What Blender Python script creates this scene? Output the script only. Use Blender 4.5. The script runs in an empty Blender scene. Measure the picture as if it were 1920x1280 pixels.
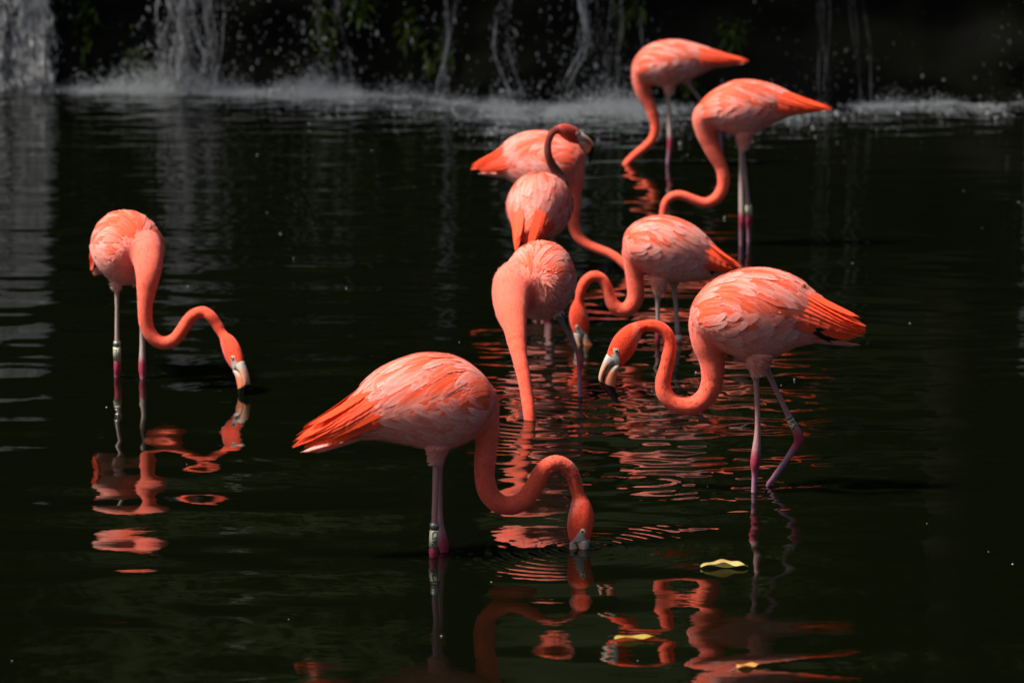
import bpy, bmesh, math, random
import numpy as np
from mathutils import Vector, Matrix, noise as mnoise

random.seed(7)
rng = np.random.default_rng(7)
R = math.radians
scene = bpy.context.scene
col = scene.collection

# ------------------------------------------------------------------ camera
CAM_H, FPX, PITCH = 2.94, 8000.0, math.atan(1290 / 8000.0)
cam_d = bpy.data.cameras.new('camera')
cam_d.sensor_width = 36.0
cam_d.lens = FPX / 1920.0 * 36.0
cam_d.clip_end = 400.0
cam_d.clip_start = 0.5
cam_d.dof.use_dof = True
cam_d.dof.focus_distance = 14.9
cam_d.dof.aperture_fstop = 4.0
cam = bpy.data.objects.new('camera', cam_d)
col.objects.link(cam)
cam.location = (0, 0, CAM_H)
cam.rotation_euler = (math.pi / 2 - PITCH, 0, 0)
scene.camera = cam

# ------------------------------------------------------------------ light
SUN_DIR = Vector((-0.52, -0.14, 0.84)).normalized()      # towards the sun
world = bpy.data.worlds.new('World')
scene.world = world
world.use_nodes = True
wn = world.node_tree.nodes
bg = wn['Background']
sky = wn.new('ShaderNodeTexSky')
sky.sky_type = 'NISHITA'
sky.sun_disc = False
sky.sun_elevation = math.asin(SUN_DIR.z)
sky.sun_rotation = math.atan2(SUN_DIR.x, SUN_DIR.y)
sky.air_density = 0.7
sky.dust_density = 6.0
world.node_tree.links.new(sky.outputs[0], bg.inputs[0])
bg.inputs[1].default_value = 0.05
sun_d = bpy.data.lights.new('sun', 'SUN')
sun_d.energy = 5.0
sun_d.angle = R(9)
sun_d.color = (1.0, 0.93, 0.83)
sun = bpy.data.objects.new('sun', sun_d)
col.objects.link(sun)
sun.rotation_euler = SUN_DIR.to_track_quat('Z', 'Y').to_euler()
scene.view_settings.view_transform = 'Standard'
scene.view_settings.look = 'None'
scene.view_settings.gamma = 1.0
scene.view_settings.exposure = 0.72

# ------------------------------------------------------------------ pixel helpers
CAM = np.array([0.0, 0.0, CAM_H])
FWD = np.array([0, math.cos(PITCH), -math.sin(PITCH)])
UPV = np.array([0, math.sin(PITCH), math.cos(PITCH)])
RGT = np.array([1.0, 0, 0])


def ray(x, y):
    return FWD * FPX + RGT * (x - 960) + UPV * (640 - y)


def ground(x, y, z=0.0):
    d = ray(x, y)
    return CAM + d * ((z - CAM_H) / d[2])


def at_depth(x, y, Y):
    d = ray(x, y)
    return CAM + d * (Y / d[1])


# ------------------------------------------------------------------ object helpers
def link(o, parent=None):
    col.objects.link(o)
    if parent is not None:
        o.parent = parent
    return o


def tag(o, label=None, cat=None, group=None, kind=None):
    if label: o['label'] = label
    if cat: o['category'] = cat
    if group: o['group'] = group
    if kind: o['kind'] = kind
    return o


def empty(name, loc, rz=0):
    o = bpy.data.objects.new(name, None)
    o.empty_display_size = 0.1
    o.location = loc
    o.rotation_euler = (0, 0, rz)
    return link(o)


def set_cols(me, cols):
    a = me.color_attributes.new('Col', 'FLOAT_COLOR', 'POINT')
    c = np.ones((len(me.vertices), 4), dtype=np.float32)
    c[:, :3] = cols
    a.data.foreach_set('color', c.ravel())


def mesh_np(name, V, F, mats, cols=None, smooth=True, uvs=None, parent=None):
    """V (n,3), F (m,k) equal sided"""
    V = np.asarray(V, dtype=np.float32)
    F = np.asarray(F, dtype=np.int32)
    me = bpy.data.meshes.new(name)
    me.vertices.add(len(V))
    me.vertices.foreach_set('co', V.ravel())
    k = F.shape[1]
    me.loops.add(F.size)
    me.loops.foreach_set('vertex_index', F.ravel())
    me.polygons.add(len(F))
    me.polygons.foreach_set('loop_start', np.arange(0, F.size, k, dtype=np.int32))
    me.polygons.foreach_set('loop_total', np.full(len(F), k, dtype=np.int32))
    if smooth:
        me.polygons.foreach_set('use_smooth', np.ones(len(F), dtype=bool))
    me.update(calc_edges=True)
    me.validate()
    if cols is not None:
        set_cols(me, cols)
    if uvs is not None:
        u = me.uv_layers.new(name='UVMap')
        u.data.foreach_set('uv', np.asarray(uvs, dtype=np.float32)[F.ravel()].ravel())
    for m in (mats if isinstance(mats, (list, tuple)) else [mats]):
        me.materials.append(m)
    o = bpy.data.objects.new(name, me)
    link(o, parent)
    return o


def grid_faces(nu, nv, wrap_v=False):
    i = np.arange(nu - 1)[:, None]
    j = np.arange(nv if wrap_v else nv - 1)[None, :]
    j2 = (j + 1) % nv
    a = i * nv + j
    b = (i + 1) * nv + j
    c = (i + 1) * nv + j2
    d = i * nv + j2
    return np.stack([a, b, c, d], -1).reshape(-1, 4)


def catmull(P, n):
    """resample array P (k,d) to n points, uniform in chord length"""
    P = np.asarray(P, dtype=float)
    k = len(P)
    seg = np.linalg.norm(np.diff(P[:, :min(3, P.shape[1])], axis=0), axis=1) + 1e-9
    T = np.concatenate([[0], np.cumsum(seg)])
    t = np.linspace(0, T[-1], n)
    i = np.clip(np.searchsorted(T, t, side='right') - 1, 0, k - 2)
    m = np.zeros_like(P)
    for q in range(k):
        a, b = max(q - 1, 0), min(q + 1, k - 1)
        m[q] = (P[b] - P[a]) / (T[b] - T[a])
    h = (T[i + 1] - T[i])[:, None]
    u = ((t - T[i]) / (T[i + 1] - T[i]))[:, None]
    return ((2 * u**3 - 3 * u**2 + 1) * P[i] + (u**3 - 2 * u**2 + u) * h * m[i]
            + (-2 * u**3 + 3 * u**2) * P[i + 1] + (u**3 - u**2) * h * m[i + 1])


def tube(P, rad, n=14, caps=True):
    """closed tube with triangulated caps as (verts, quads as list)"""
    P = np.asarray(P, float)
    T = np.gradient(P, axis=0)
    T /= np.linalg.norm(T, axis=1)[:, None] + 1e-12
    ref = np.array([0, 1.0, 0]) if abs(T[0][1]) < 0.8 else np.array([1.0, 0, 0])
    N = np.zeros_like(P)
    v = ref - T[0] * ref.dot(T[0])
    for q in range(len(P)):
        v = v - T[q] * v.dot(T[q])
        v /= np.linalg.norm(v) + 1e-12
        N[q] = v
    B = np.cross(T, N)
    a = np.linspace(0, 2 * math.pi, n, endpoint=False)
    V = P[:, None, :] + rad[:, None, None] * (np.cos(a)[None, :, None] * N[:, None, :]
                                              + np.sin(a)[None, :, None] * B[:, None, :])
    V = V.reshape(-1, 3)
    F = grid_faces(len(P), n, True).tolist()
    if caps:
        c0 = len(V)
        V = np.vstack([V, P[0] - T[0] * rad[0] * 0.6, P[-1] + T[-1] * rad[-1] * 0.6])
        L = (len(P) - 1) * n
        for j in range(n):
            F.append([c0, j, (j + 1) % n])
            F.append([c0 + 1, L + (j + 1) % n, L + j])
    return V, F


def join_parts(parts):
    V, F, o = [], [], 0
    for v, f in parts:
        V.append(np.asarray(v))
        F += [[q + o for q in p] for p in f]
        o += len(v)
    return np.vstack(V), F


def obj_pydata(name, V, F, mat, parent=None, smooth=True, cols=None):
    me = bpy.data.meshes.new(name)
    me.from_pydata([tuple(v) for v in V], [], F)
    if smooth:
        me.polygons.foreach_set('use_smooth', np.ones(len(me.polygons), dtype=bool))
    me.update()
    if cols is not None:
        set_cols(me, cols)
    for m in (mat if isinstance(mat, (list, tuple)) else [mat]):
        me.materials.append(m)
    o = bpy.data.objects.new(name, me)
    return link(o, parent)


# ------------------------------------------------------------------ materials
def new_mat(name):
    m = bpy.data.materials.new(name)
    m.use_nodes = True
    nt = m.node_tree
    return m, nt, nt.nodes['Principled BSDF']


def nn(nt, t, **kw):
    n = nt.nodes.new(t)
    for k, v in kw.items():
        if k in n.inputs.keys():
            n.inputs[k].default_value = v
        else:
            setattr(n, k, v)
    return n


def noise_node(nt, scale, detail=4, rough=0.55, coord='Object', vec_scale=None):
    tc = nn(nt, 'ShaderNodeTexCoord')
    src = tc.outputs[coord]
    if vec_scale:
        mp = nn(nt, 'ShaderNodeMapping')
        mp.inputs['Scale'].default_value = vec_scale
        nt.links.new(src, mp.inputs['Vector'])
        src = mp.outputs[0]
    n = nn(nt, 'ShaderNodeTexNoise')
    n.inputs['Scale'].default_value = scale
    n.inputs['Detail'].default_value = detail
    n.inputs['Roughness'].default_value = rough
    nt.links.new(src, n.inputs['Vector'])
    return n


def attr_mat(name, rough, mott, lo, hi, bump_s=0.0, bump_scale=200, sheen=0.0, spec=0.3, uv=None, trans=0.0):
    m, nt, p = new_mat(name)
    at = nn(nt, 'ShaderNodeVertexColor')
    at.layer_name = 'Col'
    n = noise_node(nt, mott, 5, 0.65, 'UV' if uv else 'Object', uv)
    mr = nn(nt, 'ShaderNodeMapRange')
    mr.inputs[1].default_value = 0.3
    mr.inputs[2].default_value = 0.7
    mr.inputs[3].default_value = lo
    mr.inputs[4].default_value = hi
    nt.links.new(n.outputs[0], mr.inputs[0])
    mx = nn(nt, 'ShaderNodeVectorMath', operation='SCALE')
    nt.links.new(at.outputs[0], mx.inputs[0])
    nt.links.new(mr.outputs[0], mx.inputs['Scale'])
    nt.links.new(mx.outputs[0], p.inputs['Base Color'])
    p.inputs['Roughness'].default_value = rough
    p.inputs['Specular IOR Level'].default_value = spec
    p.inputs['Sheen Weight'].default_value = sheen
    p.inputs['Sheen Roughness'].default_value = 0.5
    if bump_s:
        b = nn(nt, 'ShaderNodeBump')
        b.inputs['Strength'].default_value = bump_s
        b.inputs['Distance'].default_value = 0.003
        n2 = noise_node(nt, bump_scale, 3, 0.6, 'UV' if uv else 'Object', uv)
        nt.links.new(n2.outputs[0], b.inputs['Height'])
        nt.links.new(b.outputs[0], p.inputs['Normal'])
    if trans:
        out = nt.nodes['Material Output']
        tr = nn(nt, 'ShaderNodeBsdfTranslucent')
        nt.links.new(mx.outputs[0], tr.inputs[0])
        ms = nn(nt, 'ShaderNodeMixShader')
        ms.inputs[0].default_value = trans
        nt.links.new(p.outputs[0], ms.inputs[1])
        nt.links.new(tr.outputs[0], ms.inputs[2])
        nt.links.new(ms.outputs[0], out.inputs[0])
    return m


M_PLUM = attr_mat('plumage', 0.8, 80, 0.78, 1.14, 0.9, 260, 0.15, 0.15)
M_FEAT = attr_mat('feather', 0.7, 1.0, 0.74, 1.14, 0.25, 2.0, 0.1, 0.15, uv=(14, 1.6, 1), trans=0.22)


def fray(m):
    # barbs part at the rim of the vane: the edge breaks up instead of ending in a clean cut
    nt = m.node_tree
    out = nt.nodes['Material Output']
    src = out.inputs[0].links[0].from_socket
    uv = nn(nt, 'ShaderNodeTexCoord')
    sp = nn(nt, 'ShaderNodeSeparateXYZ')
    nt.links.new(uv.outputs['UV'], sp.inputs[0])

    def math_(op, a, b_=None):
        n_ = nn(nt, 'ShaderNodeMath', operation=op)
        for q, v in enumerate((a, b_)):
            if v is None:
                continue
            if isinstance(v, (int, float)):
                n_.inputs[q].default_value = v
            else:
                nt.links.new(v, n_.inputs[q])
        return n_.outputs[0]
    e = math_('ABSOLUTE', math_('MULTIPLY_ADD', sp.outputs[0], 2.0))
    e.node.inputs[0].links[0].from_node.inputs[2].default_value = -1.0
    ob = nn(nt, 'ShaderNodeObjectInfo')
    cb = nn(nt, 'ShaderNodeCombineXYZ')
    nt.links.new(math_('ADD', math_('MULTIPLY', sp.outputs[1], 26.0), math_('MULTIPLY', e, -7.0)), cb.inputs[0])
    nt.links.new(math_('MULTIPLY', sp.outputs[0], 5.0), cb.inputs[1])
    nt.links.new(math_('MULTIPLY', ob.outputs['Random'], 50.0), cb.inputs[2])
    nz = nn(nt, 'ShaderNodeTexNoise')
    nz.inputs['Scale'].default_value = 1.0
    nz.inputs['Detail'].default_value = 2.0
    nt.links.new(cb.outputs[0], nz.inputs['Vector'])
    m_ = math_('MAXIMUM', e, sp.outputs[1])
    v = math_('ADD', m_, math_('MULTIPLY', math_('SUBTRACT', nz.outputs[0], .5), .6))
    mr = nn(nt, 'ShaderNodeMapRange')
    mr.interpolation_type = 'SMOOTHSTEP'
    mr.inputs[1].default_value = .84
    mr.inputs[2].default_value = 1.08
    nt.links.new(v, mr.inputs[0])
    tp = nn(nt, 'ShaderNodeBsdfTransparent')
    ms = nn(nt, 'ShaderNodeMixShader')
    nt.links.new(mr.outputs[0], ms.inputs[0])
    nt.links.new(src, ms.inputs[1])
    nt.links.new(tp.outputs[0], ms.inputs[2])
    nt.links.new(ms.outputs[0], out.inputs[0])


fray(M_FEAT)
M_DOWN = attr_mat('down', 0.8, 30, 0.9, 1.08, 0, 1, 0.1, 0.1, trans=0.2)
M_LEG = attr_mat('leg_skin', 0.5, 160, 0.72, 1.12, 0.5, 420, 0, 0.4)
M_BEAK = attr_mat('beak', 0.42, 90, 0.86, 1.06, 0.15, 300, 0, 0.28)


def plain(name, c, rough=0.5, metal=0.0, spec=0.5, mott=0, lo=0.8, hi=1.1, bump=0):
    m, nt, p = new_mat(name)
    p.inputs['Base Color'].default_value = (*c, 1)
    p.inputs['Roughness'].default_value = rough
    p.inputs['Metallic'].default_value = metal
    p.inputs['Specular IOR Level'].default_value = spec
    if mott:
        n = noise_node(nt, mott)
        mx = nn(nt, 'ShaderNodeMix', data_type='RGBA')
        mx.inputs[6].default_value = (*[v * lo for v in c], 1)
        mx.inputs[7].default_value = (*[v * hi for v in c], 1)
        nt.links.new(n.outputs[0], mx.inputs[0])
        nt.links.new(mx.outputs[2], p.inputs['Base Color'])
        if bump:
            b = nn(nt, 'ShaderNodeBump')
            b.inputs['Strength'].default_value = bump
            nt.links.new(n.outputs[0], b.inputs['Height'])
            nt.links.new(b.outputs[0], p.inputs['Normal'])
    return m


M_IRIS = plain('iris', (0.40, 0.36, 0.16), 0.15, 0, 0.6)
M_BLACK = plain('black_gloss', (0.006, 0.006, 0.006), 0.12)
M_INK = plain('ink', (0.012, 0.012, 0.014), 0.6)
M_BAND = plain('band_plastic', (0.66, 0.64, 0.46), 0.4, 0, 0.5, 120, 0.85, 1.1)
M_METAL = plain('band_metal', (0.34, 0.35, 0.33), 0.35, 0.8, 0.5, 90, 0.7, 1.1)

# water
M_WATER, nt, p = new_mat('water')
p.inputs['Base Color'].default_value = (0.0016, 0.0024, 0.0006, 1)
p.inputs['Roughness'].default_value = 0.025
p.inputs['IOR'].default_value = 1.33
p.inputs['Specular IOR Level'].default_value = 0.5
b = nn(nt, 'ShaderNodeBump')
b.inputs['Strength'].default_value = 0.05
b.inputs['Distance'].default_value = 0.01
n = noise_node(nt, 9.0, 3, 0.5, 'Object', (0.7, 1.5, 1))
nt.links.new(n.outputs[0], b.inputs['Height'])
nt.links.new(b.outputs[0], p.inputs['Normal'])

# rock: dark wet stone with mossy stain
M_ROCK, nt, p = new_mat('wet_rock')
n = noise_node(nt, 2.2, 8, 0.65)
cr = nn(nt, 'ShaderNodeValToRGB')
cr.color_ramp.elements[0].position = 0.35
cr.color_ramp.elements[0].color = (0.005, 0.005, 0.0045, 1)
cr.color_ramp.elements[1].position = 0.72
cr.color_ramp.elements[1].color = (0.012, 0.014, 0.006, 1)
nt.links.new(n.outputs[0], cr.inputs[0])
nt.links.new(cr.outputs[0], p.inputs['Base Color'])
p.inputs['Roughness'].default_value = 0.7
p.inputs['Specular IOR Level'].default_value = 0.06
M_BED = plain('silt', (0.02, 0.018, 0.012), 0.9, 0, 0.1, 3)
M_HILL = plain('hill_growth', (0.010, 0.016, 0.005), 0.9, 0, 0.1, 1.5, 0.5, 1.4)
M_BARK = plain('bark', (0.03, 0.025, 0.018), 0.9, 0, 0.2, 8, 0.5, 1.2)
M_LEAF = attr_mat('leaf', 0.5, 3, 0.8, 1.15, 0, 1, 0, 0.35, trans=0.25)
M_FALL = plain('white_water', (0.74, 0.75, 0.75), 0.25, 0, 0.5, 14, 0.75, 1.05)
M_FOAM = plain('foam', (0.70, 0.75, 0.78), 0.5, 0, 0.4, 9, 0.8, 1.05)

# ------------------------------------------------------------------ water surface
LEGS_ALL, RINGS = [], []     # filled below; water is built once the birds are placed

# ------------------------------------------------------------------ flamingo
C_PALE = np.array([0.93, 0.345, 0.285])
C_PINK = np.array([0.91, 0.215, 0.155])
C_SALM = np.array([0.89, 0.145, 0.082])
C_ORNG = np.array([0.91, 0.092, 0.022])
C_HOT = np.array([0.88, 0.055, 0.006])
C_WHITE = np.array([0.93, 0.58, 0.54])
C_BELLY = np.array([0.86, 0.33, 0.27])
C_NECKB = np.array([0.86, 0.155, 0.105])
C_NECK = np.array([0.86, 0.115, 0.062])
C_HEAD = np.array([0.85, 0.055, 0.016])
C_LEG = np.array([0.42, 0.21, 0.21])
C_LEGL = np.array([0.36, 0.16, 0.25])
C_ANK = np.array([0.36, 0.035, 0.075])

HN = np.array([1201.0, 611.0])


def hpt(x, y):
    """reference head coordinates: forward, up in metres"""
    return np.array([(HN[0] - x) / 535.0, (HN[1] - y) / 535.0])


HEAD_ST = [((1197, 600), (1206, 622), .021), ((1181, 606), (1199, 638), .026), ((1165, 616), (1192, 655), .030),
           ((1151, 631), (1184, 669), .029), ((1142, 649), (1173, 681), .025), ((1137, 665), (1161, 691), .020)]
UP_ST = [((1137, 664), (1158, 682), .0195), ((1131, 677), (1147, 686), .0190), ((1126, 690), (1138, 695), .0180),
         ((1122.5, 703), (1132, 705), .0165), ((1122, 713), (1130, 716), .015), ((1127, 724), (1133, 725), .013),
         ((1137, 739), (1142, 738), .0100), ((1150, 752), (1153, 750), .0065), ((1159, 758.5), (1159.5, 757), .002)]
LO_ST = [((1157, 680), (1162, 691), .0190), ((1147, 687), (1158, 698), .0185), ((1139, 696.5), (1156, 707), .0180),
         ((1134, 706.5), (1154.5, 717), .0170), ((1132, 717), (1153.5, 727), .0155), ((1135, 726.5), (1155, 735.5), .013),
         ((1143.5, 738.5), (1157.5, 746), .0095), ((1153.5, 750), (1160, 755), .006), ((1159.8, 757), (1160.6, 758), .002)]


def loft2d(st, conv, n, nv, ex=2.0):
    """stations of (top, bottom, halfwidth) -> closed loft; local coords (x fwd, y lateral, z up)"""
    A = np.array([[*conv(*t), *conv(*b_), w] for t, b_, w in st])
    mid = np.column_stack([(A[:, 0] + A[:, 2]) / 2, (A[:, 1] + A[:, 3]) / 2])
    D = np.column_stack([mid, np.zeros(len(A)), A])
    D = catmull(D, n)
    A = D[:, 3:]
    a = np.linspace(0, 2 * math.pi, nv, endpoint=False)
    ca = np.sign(np.cos(a)) * np.abs(np.cos(a)) ** (2 / ex)
    sa = np.sign(np.sin(a)) * np.abs(np.sin(a)) ** (2 / ex)
    c = (A[:, 0:2] + A[:, 2:4]) / 2
    h = (A[:, 0:2] - A[:, 2:4]) / 2
    w = A[:, 4]
    X = c[:, None, 0] + h[:, None, 0] * ca[None]
    Z = c[:, None, 1] + h[:, None, 1] * ca[None]
    Y = w[:, None] * sa[None]
    V = np.stack([X, Y, Z], -1).reshape(-1, 3)
    F = grid_faces(n, nv, True).tolist()
    V = np.vstack([V, [c[0, 0], 0, c[0, 1]], [c[-1, 0], 0, c[-1, 1]]])
    L, k = (n - 1) * nv, n * nv
    for j in range(nv):
        F.append([k, j, (j + 1) % nv])
        F.append([k + 1, L + (j + 1) % nv, L + j])
    return V, F


class Body:
    """analytic trunk surface in bird coordinates (x forward, y left, z up)"""

    def __init__(self, st):
        A = np.array([[t[0], t[1], b_[0], b_[1], w] for t, b_, w in st], float)   # tail -> breast
        self.n = 160
        k = len(A)
        mid = np.column_stack([(A[:, 0] + A[:, 2]) / 2, (A[:, 1] + A[:, 3]) / 2, np.zeros(k), A])
        self.A = catmull(mid, self.n)[:, 3:]

    def P(self, s, th):
        s = np.asarray(s, float)
        th = np.asarray(th, float)
        i = np.clip(s, 0, 1) * (self.n - 1)
        i0 = np.clip(np.floor(i).astype(int), 0, self.n - 2)
        f = (i - i0)[..., None]
        A = self.A[i0] * (1 - f) + self.A[i0 + 1] * f
        ex = np.where(s < 0, s, 0)
        dA = (self.A[4] - self.A[0]) / 4 * (self.n - 1)
        cx = (A[..., 0] + A[..., 2]) / 2 + ex * (dA[0] + dA[2]) / 2
        cz = (A[..., 1] + A[..., 3]) / 2 + ex * (dA[1] + dA[3]) / 2
        hx, hz, w = (A[..., 0] - A[..., 2]) / 2, (A[..., 1] - A[..., 3]) / 2, A[..., 4]
        c, sn = np.cos(th), np.sin(th)
        return np.stack([cx + hx * c, w * sn, cz + hz * c], -1)

    def N(self, s, th):
        e = 0.01
        du = self.P(np.minimum(np.asarray(s) + e, 1.0), th) - self.P(np.minimum(np.asarray(s) + e, 1.0) - 2 * e, th)
        dv = self.P(s, np.asarray(th) + e) - self.P(s, np.asarray(th) - e)
        n = np.cross(dv, du)
        n /= np.linalg.norm(n, axis=-1, keepdims=True) + 1e-12
        c = self.P(s, 0) * 0.5 + self.P(s, math.pi) * 0.5
        sg = np.sign(np.sum(n * (self.P(s, th) - c), -1, keepdims=True))
        return n * np.where(sg == 0, 1, sg)

    def mesh(self, ns=60, nv=36):
        s = np.linspace(0, 1, ns)
        th = np.linspace(0, 2 * math.pi, nv, endpoint=False)
        V = self.P(s[:, None] + 0 * th[None], th[None] + 0 * s[:, None]).reshape(-1, 3)
        F = grid_faces(ns, nv, True).tolist()
        V = np.vstack([V, V[:nv].mean(0), V[-nv:].mean(0)])
        L, k = (ns - 1) * nv, ns * nv
        for j in range(nv):
            F.append([k, j, (j + 1) % nv])
            F.append([k + 1, L + (j + 1) % nv, L + j])
        return V, F


FT = np.linspace(0, 1, 8)
FU = np.linspace(-1, 1, 5)
_w = np.minimum(1, (FT / 0.3 + 0.25) ** 0.7) * np.where(FT > 0.62, np.sqrt(np.maximum(0.02, 1 - ((FT - 0.62) / 0.385) ** 2)), 1)
_wp = np.array([.5, .85, 1.0, 1.0, 1.0, .94, .72, .16])
FEATHER_F = grid_faces(8, 5)
FEATHER_UV = np.stack(np.meshgrid(FT, FU, indexing='ij')[::-1], -1).reshape(-1, 2) * [0.5, 1] + [0.5, 0]


def feather(name, ctr, nrm, W, c0, c1, ce, parent, roll=0.0, arch=0.35, mat=None, wshape=None, soft=True):
    """ctr (8,3) line from root to tip, nrm (8,3)"""
    T = np.gradient(ctr, axis=0)
    T /= np.linalg.norm(T, axis=1)[:, None] + 1e-9
    S = np.cross(T, nrm)
    S /= np.linalg.norm(S, axis=1)[:, None] + 1e-9
    w = W * 0.5 * (_w if wshape is None else wshape)
    ca, sa = math.cos(roll), math.sin(roll)
    S2 = S * ca + nrm * sa
    N2 = nrm * ca - S * sa
    jit = 1 + rng.normal(0, 0.05, (8, 5))
    V = (ctr[:, None, :] + S2[:, None, :] * (w[:, None] * FU[None] * jit)[..., None]
         - N2[:, None, :] * (arch * w[:, None] * FU[None] ** 2)[..., None])
    t = FT[:, None, None]
    e = (np.abs(FU)[None, :, None]) ** 2
    tt = np.clip(t * 1.25 - 0.15, 0, 1)
    c = c0 * (1 - tt) + c1 * tt
    te = np.clip(t * 1.1, 0, 1) * np.clip(e + .9 * np.clip((t - .8) / .2, 0, 1), 0, 1) * .8
    c = c * (1 - te) + ce * te
    c[:, 2] *= 0.93
    o = mesh_np(name, V.reshape(-1, 3), FEATHER_F, mat or M_FEAT, c.reshape(-1, 3), True, FEATHER_UV, parent)
    if soft:
        vn = np.zeros(40 * 3, dtype=np.float32)
        o.data.vertex_normals.foreach_get('vector', vn)
        vn = vn.reshape(-1, 3)
        bn = np.repeat(nrm, 5, axis=0)
        vn *= np.where(np.sum(vn * bn, 1, keepdims=True) < 0, -1, 1)
        mixn = vn * .35 + bn * .65
        mixn /= np.linalg.norm(mixn, axis=1)[:, None] + 1e-9
        if np.dot(np.array(o.data.polygons[10].normal), bn[20]) < 0:
            o.data.flip_normals()
        o.data.normals_split_custom_set_from_vertices(mixn.tolist())
    return o


def mixc(a, b_, t):
    return a * (1 - t) + b_ * t


def text_mesh(txt, size):
    cu = bpy.data.curves.new('lettering', 'FONT')
    cu.body = txt
    cu.size = size
    cu.align_x = 'CENTER'
    cu.align_y = 'CENTER'
    cu.resolution_u = 3
    cu.offset = size * .012
    o = bpy.data.objects.new('lettering', cu)
    col.objects.link(o)
    dg = bpy.context.evaluated_depsgraph_get()
    me = bpy.data.meshes.new_from_object(o.evaluated_get(dg))
    bpy.data.objects.remove(o)
    bm = bmesh.new()
    bm.from_mesh(me)
    bmesh.ops.triangulate(bm, faces=bm.faces)
    bmesh.ops.subdivide_edges(bm, edges=[e for e in bm.edges if e.calc_length() > size * 0.25], cuts=2)
    bmesh.ops.triangulate(bm, faces=bm.faces)
    V = np.array([v.co[:] for v in bm.verts])
    F = [[v.index for v in f.verts] for f in bm.faces]
    bm.free()
    bpy.data.meshes.remove(me)
    return V, F


def frame_to(axis):
    a = np.asarray(axis, float)
    a = a / np.linalg.norm(a)
    return a


def leg_band(parent, base, axis, r, length, metal_len, txt, cam_dir, style):
    """base = lower end centre, axis = up along leg (bird coords); cam_dir = bird-space direction to the viewer"""
    a = frame_to(axis)
    v = cam_dir - a * cam_dir.dot(a)
    v /= np.linalg.norm(v)
    u = np.cross(a, v)
    # u points to the viewer's right
    def ringpts(rr, z, n=28):
        t = np.linspace(0, 2 * math.pi, n, endpoint=False)
        return base + a * z + rr * (np.cos(t)[:, None] * v + np.sin(t)[:, None] * u)

    def shell(z0, z1, ro, ri):
        V = np.vstack([ringpts(ri, z0), ringpts(ro, z0 + .0006), ringpts(ro, z1 - .0006), ringpts(ri, z1), ringpts(ri, z0)])
        return V, grid_faces(5, 28, True).tolist()
    V, F = shell(0, length, r, r * 0.82)
    bd = obj_pydata('leg_band', V, F, M_BAND, parent)
    if metal_len:
        V, F = shell(length + .003, length + .003 + metal_len, r * 0.98, r * 0.82)
        obj_pydata('metal_ring', V, F, M_METAL, bd)
    if style == 'text':
        TV, TF = text_mesh(txt[0], r * 1.75)
        sc = (length * 0.92) / (TV[:, 0].max() - TV[:, 0].min())
        TV[:, 0] *= sc
        for off in txt[1]:
            al = TV[:, 1] / r + off
            rr = r + 0.0006
            W = base + a * (length / 2 - TV[:, 0:1]) + rr * (np.cos(al)[:, None] * v + np.sin(al)[:, None] * u)
            obj_pydata('lettering', W, TF, M_INK, bd, False)
    elif style == 'marks':
        for off in (-0.55, 0.75):
            for q in range(6):
                zz = length * (0.14 + 0.145 * q)
                for k in (-1, 1):
                    al = off + k * 0.30 + random.uniform(-.05, .05)
                    d = 0.26
                    dz = length * 0.062
                    rr = r + 0.0006
                    W = [base + a * (zz + sz * dz) + rr * (math.cos(al + sx * d) * v + math.sin(al + sx * d) * u)
                         for sx, sz in ((-1, -1), (1, -.4), (1, 1), (-1, .4))]
                    obj_pydata('mark', np.array(W), [[0, 1, 2, 3]], M_INK, bd, False)
    return bd


def chain_dist(V, P):
    """nearest param & distance of points V to polyline P"""
    best = np.full(len(V), 1e9)
    tpar = np.zeros(len(V))
    n = len(P)
    for i in range(n - 1):
        a, b_ = P[i], P[i + 1]
        d = b_ - a
        u = np.clip(((V - a) @ d) / (d @ d + 1e-12), 0, 1)
        q = np.linalg.norm(V - (a + u[:, None] * d), axis=1)
        m = q < best
        best[m] = q[m]
        tpar[m] = (i + u[m]) / (n - 1)
    return best, tpar


CANON = {}


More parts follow.
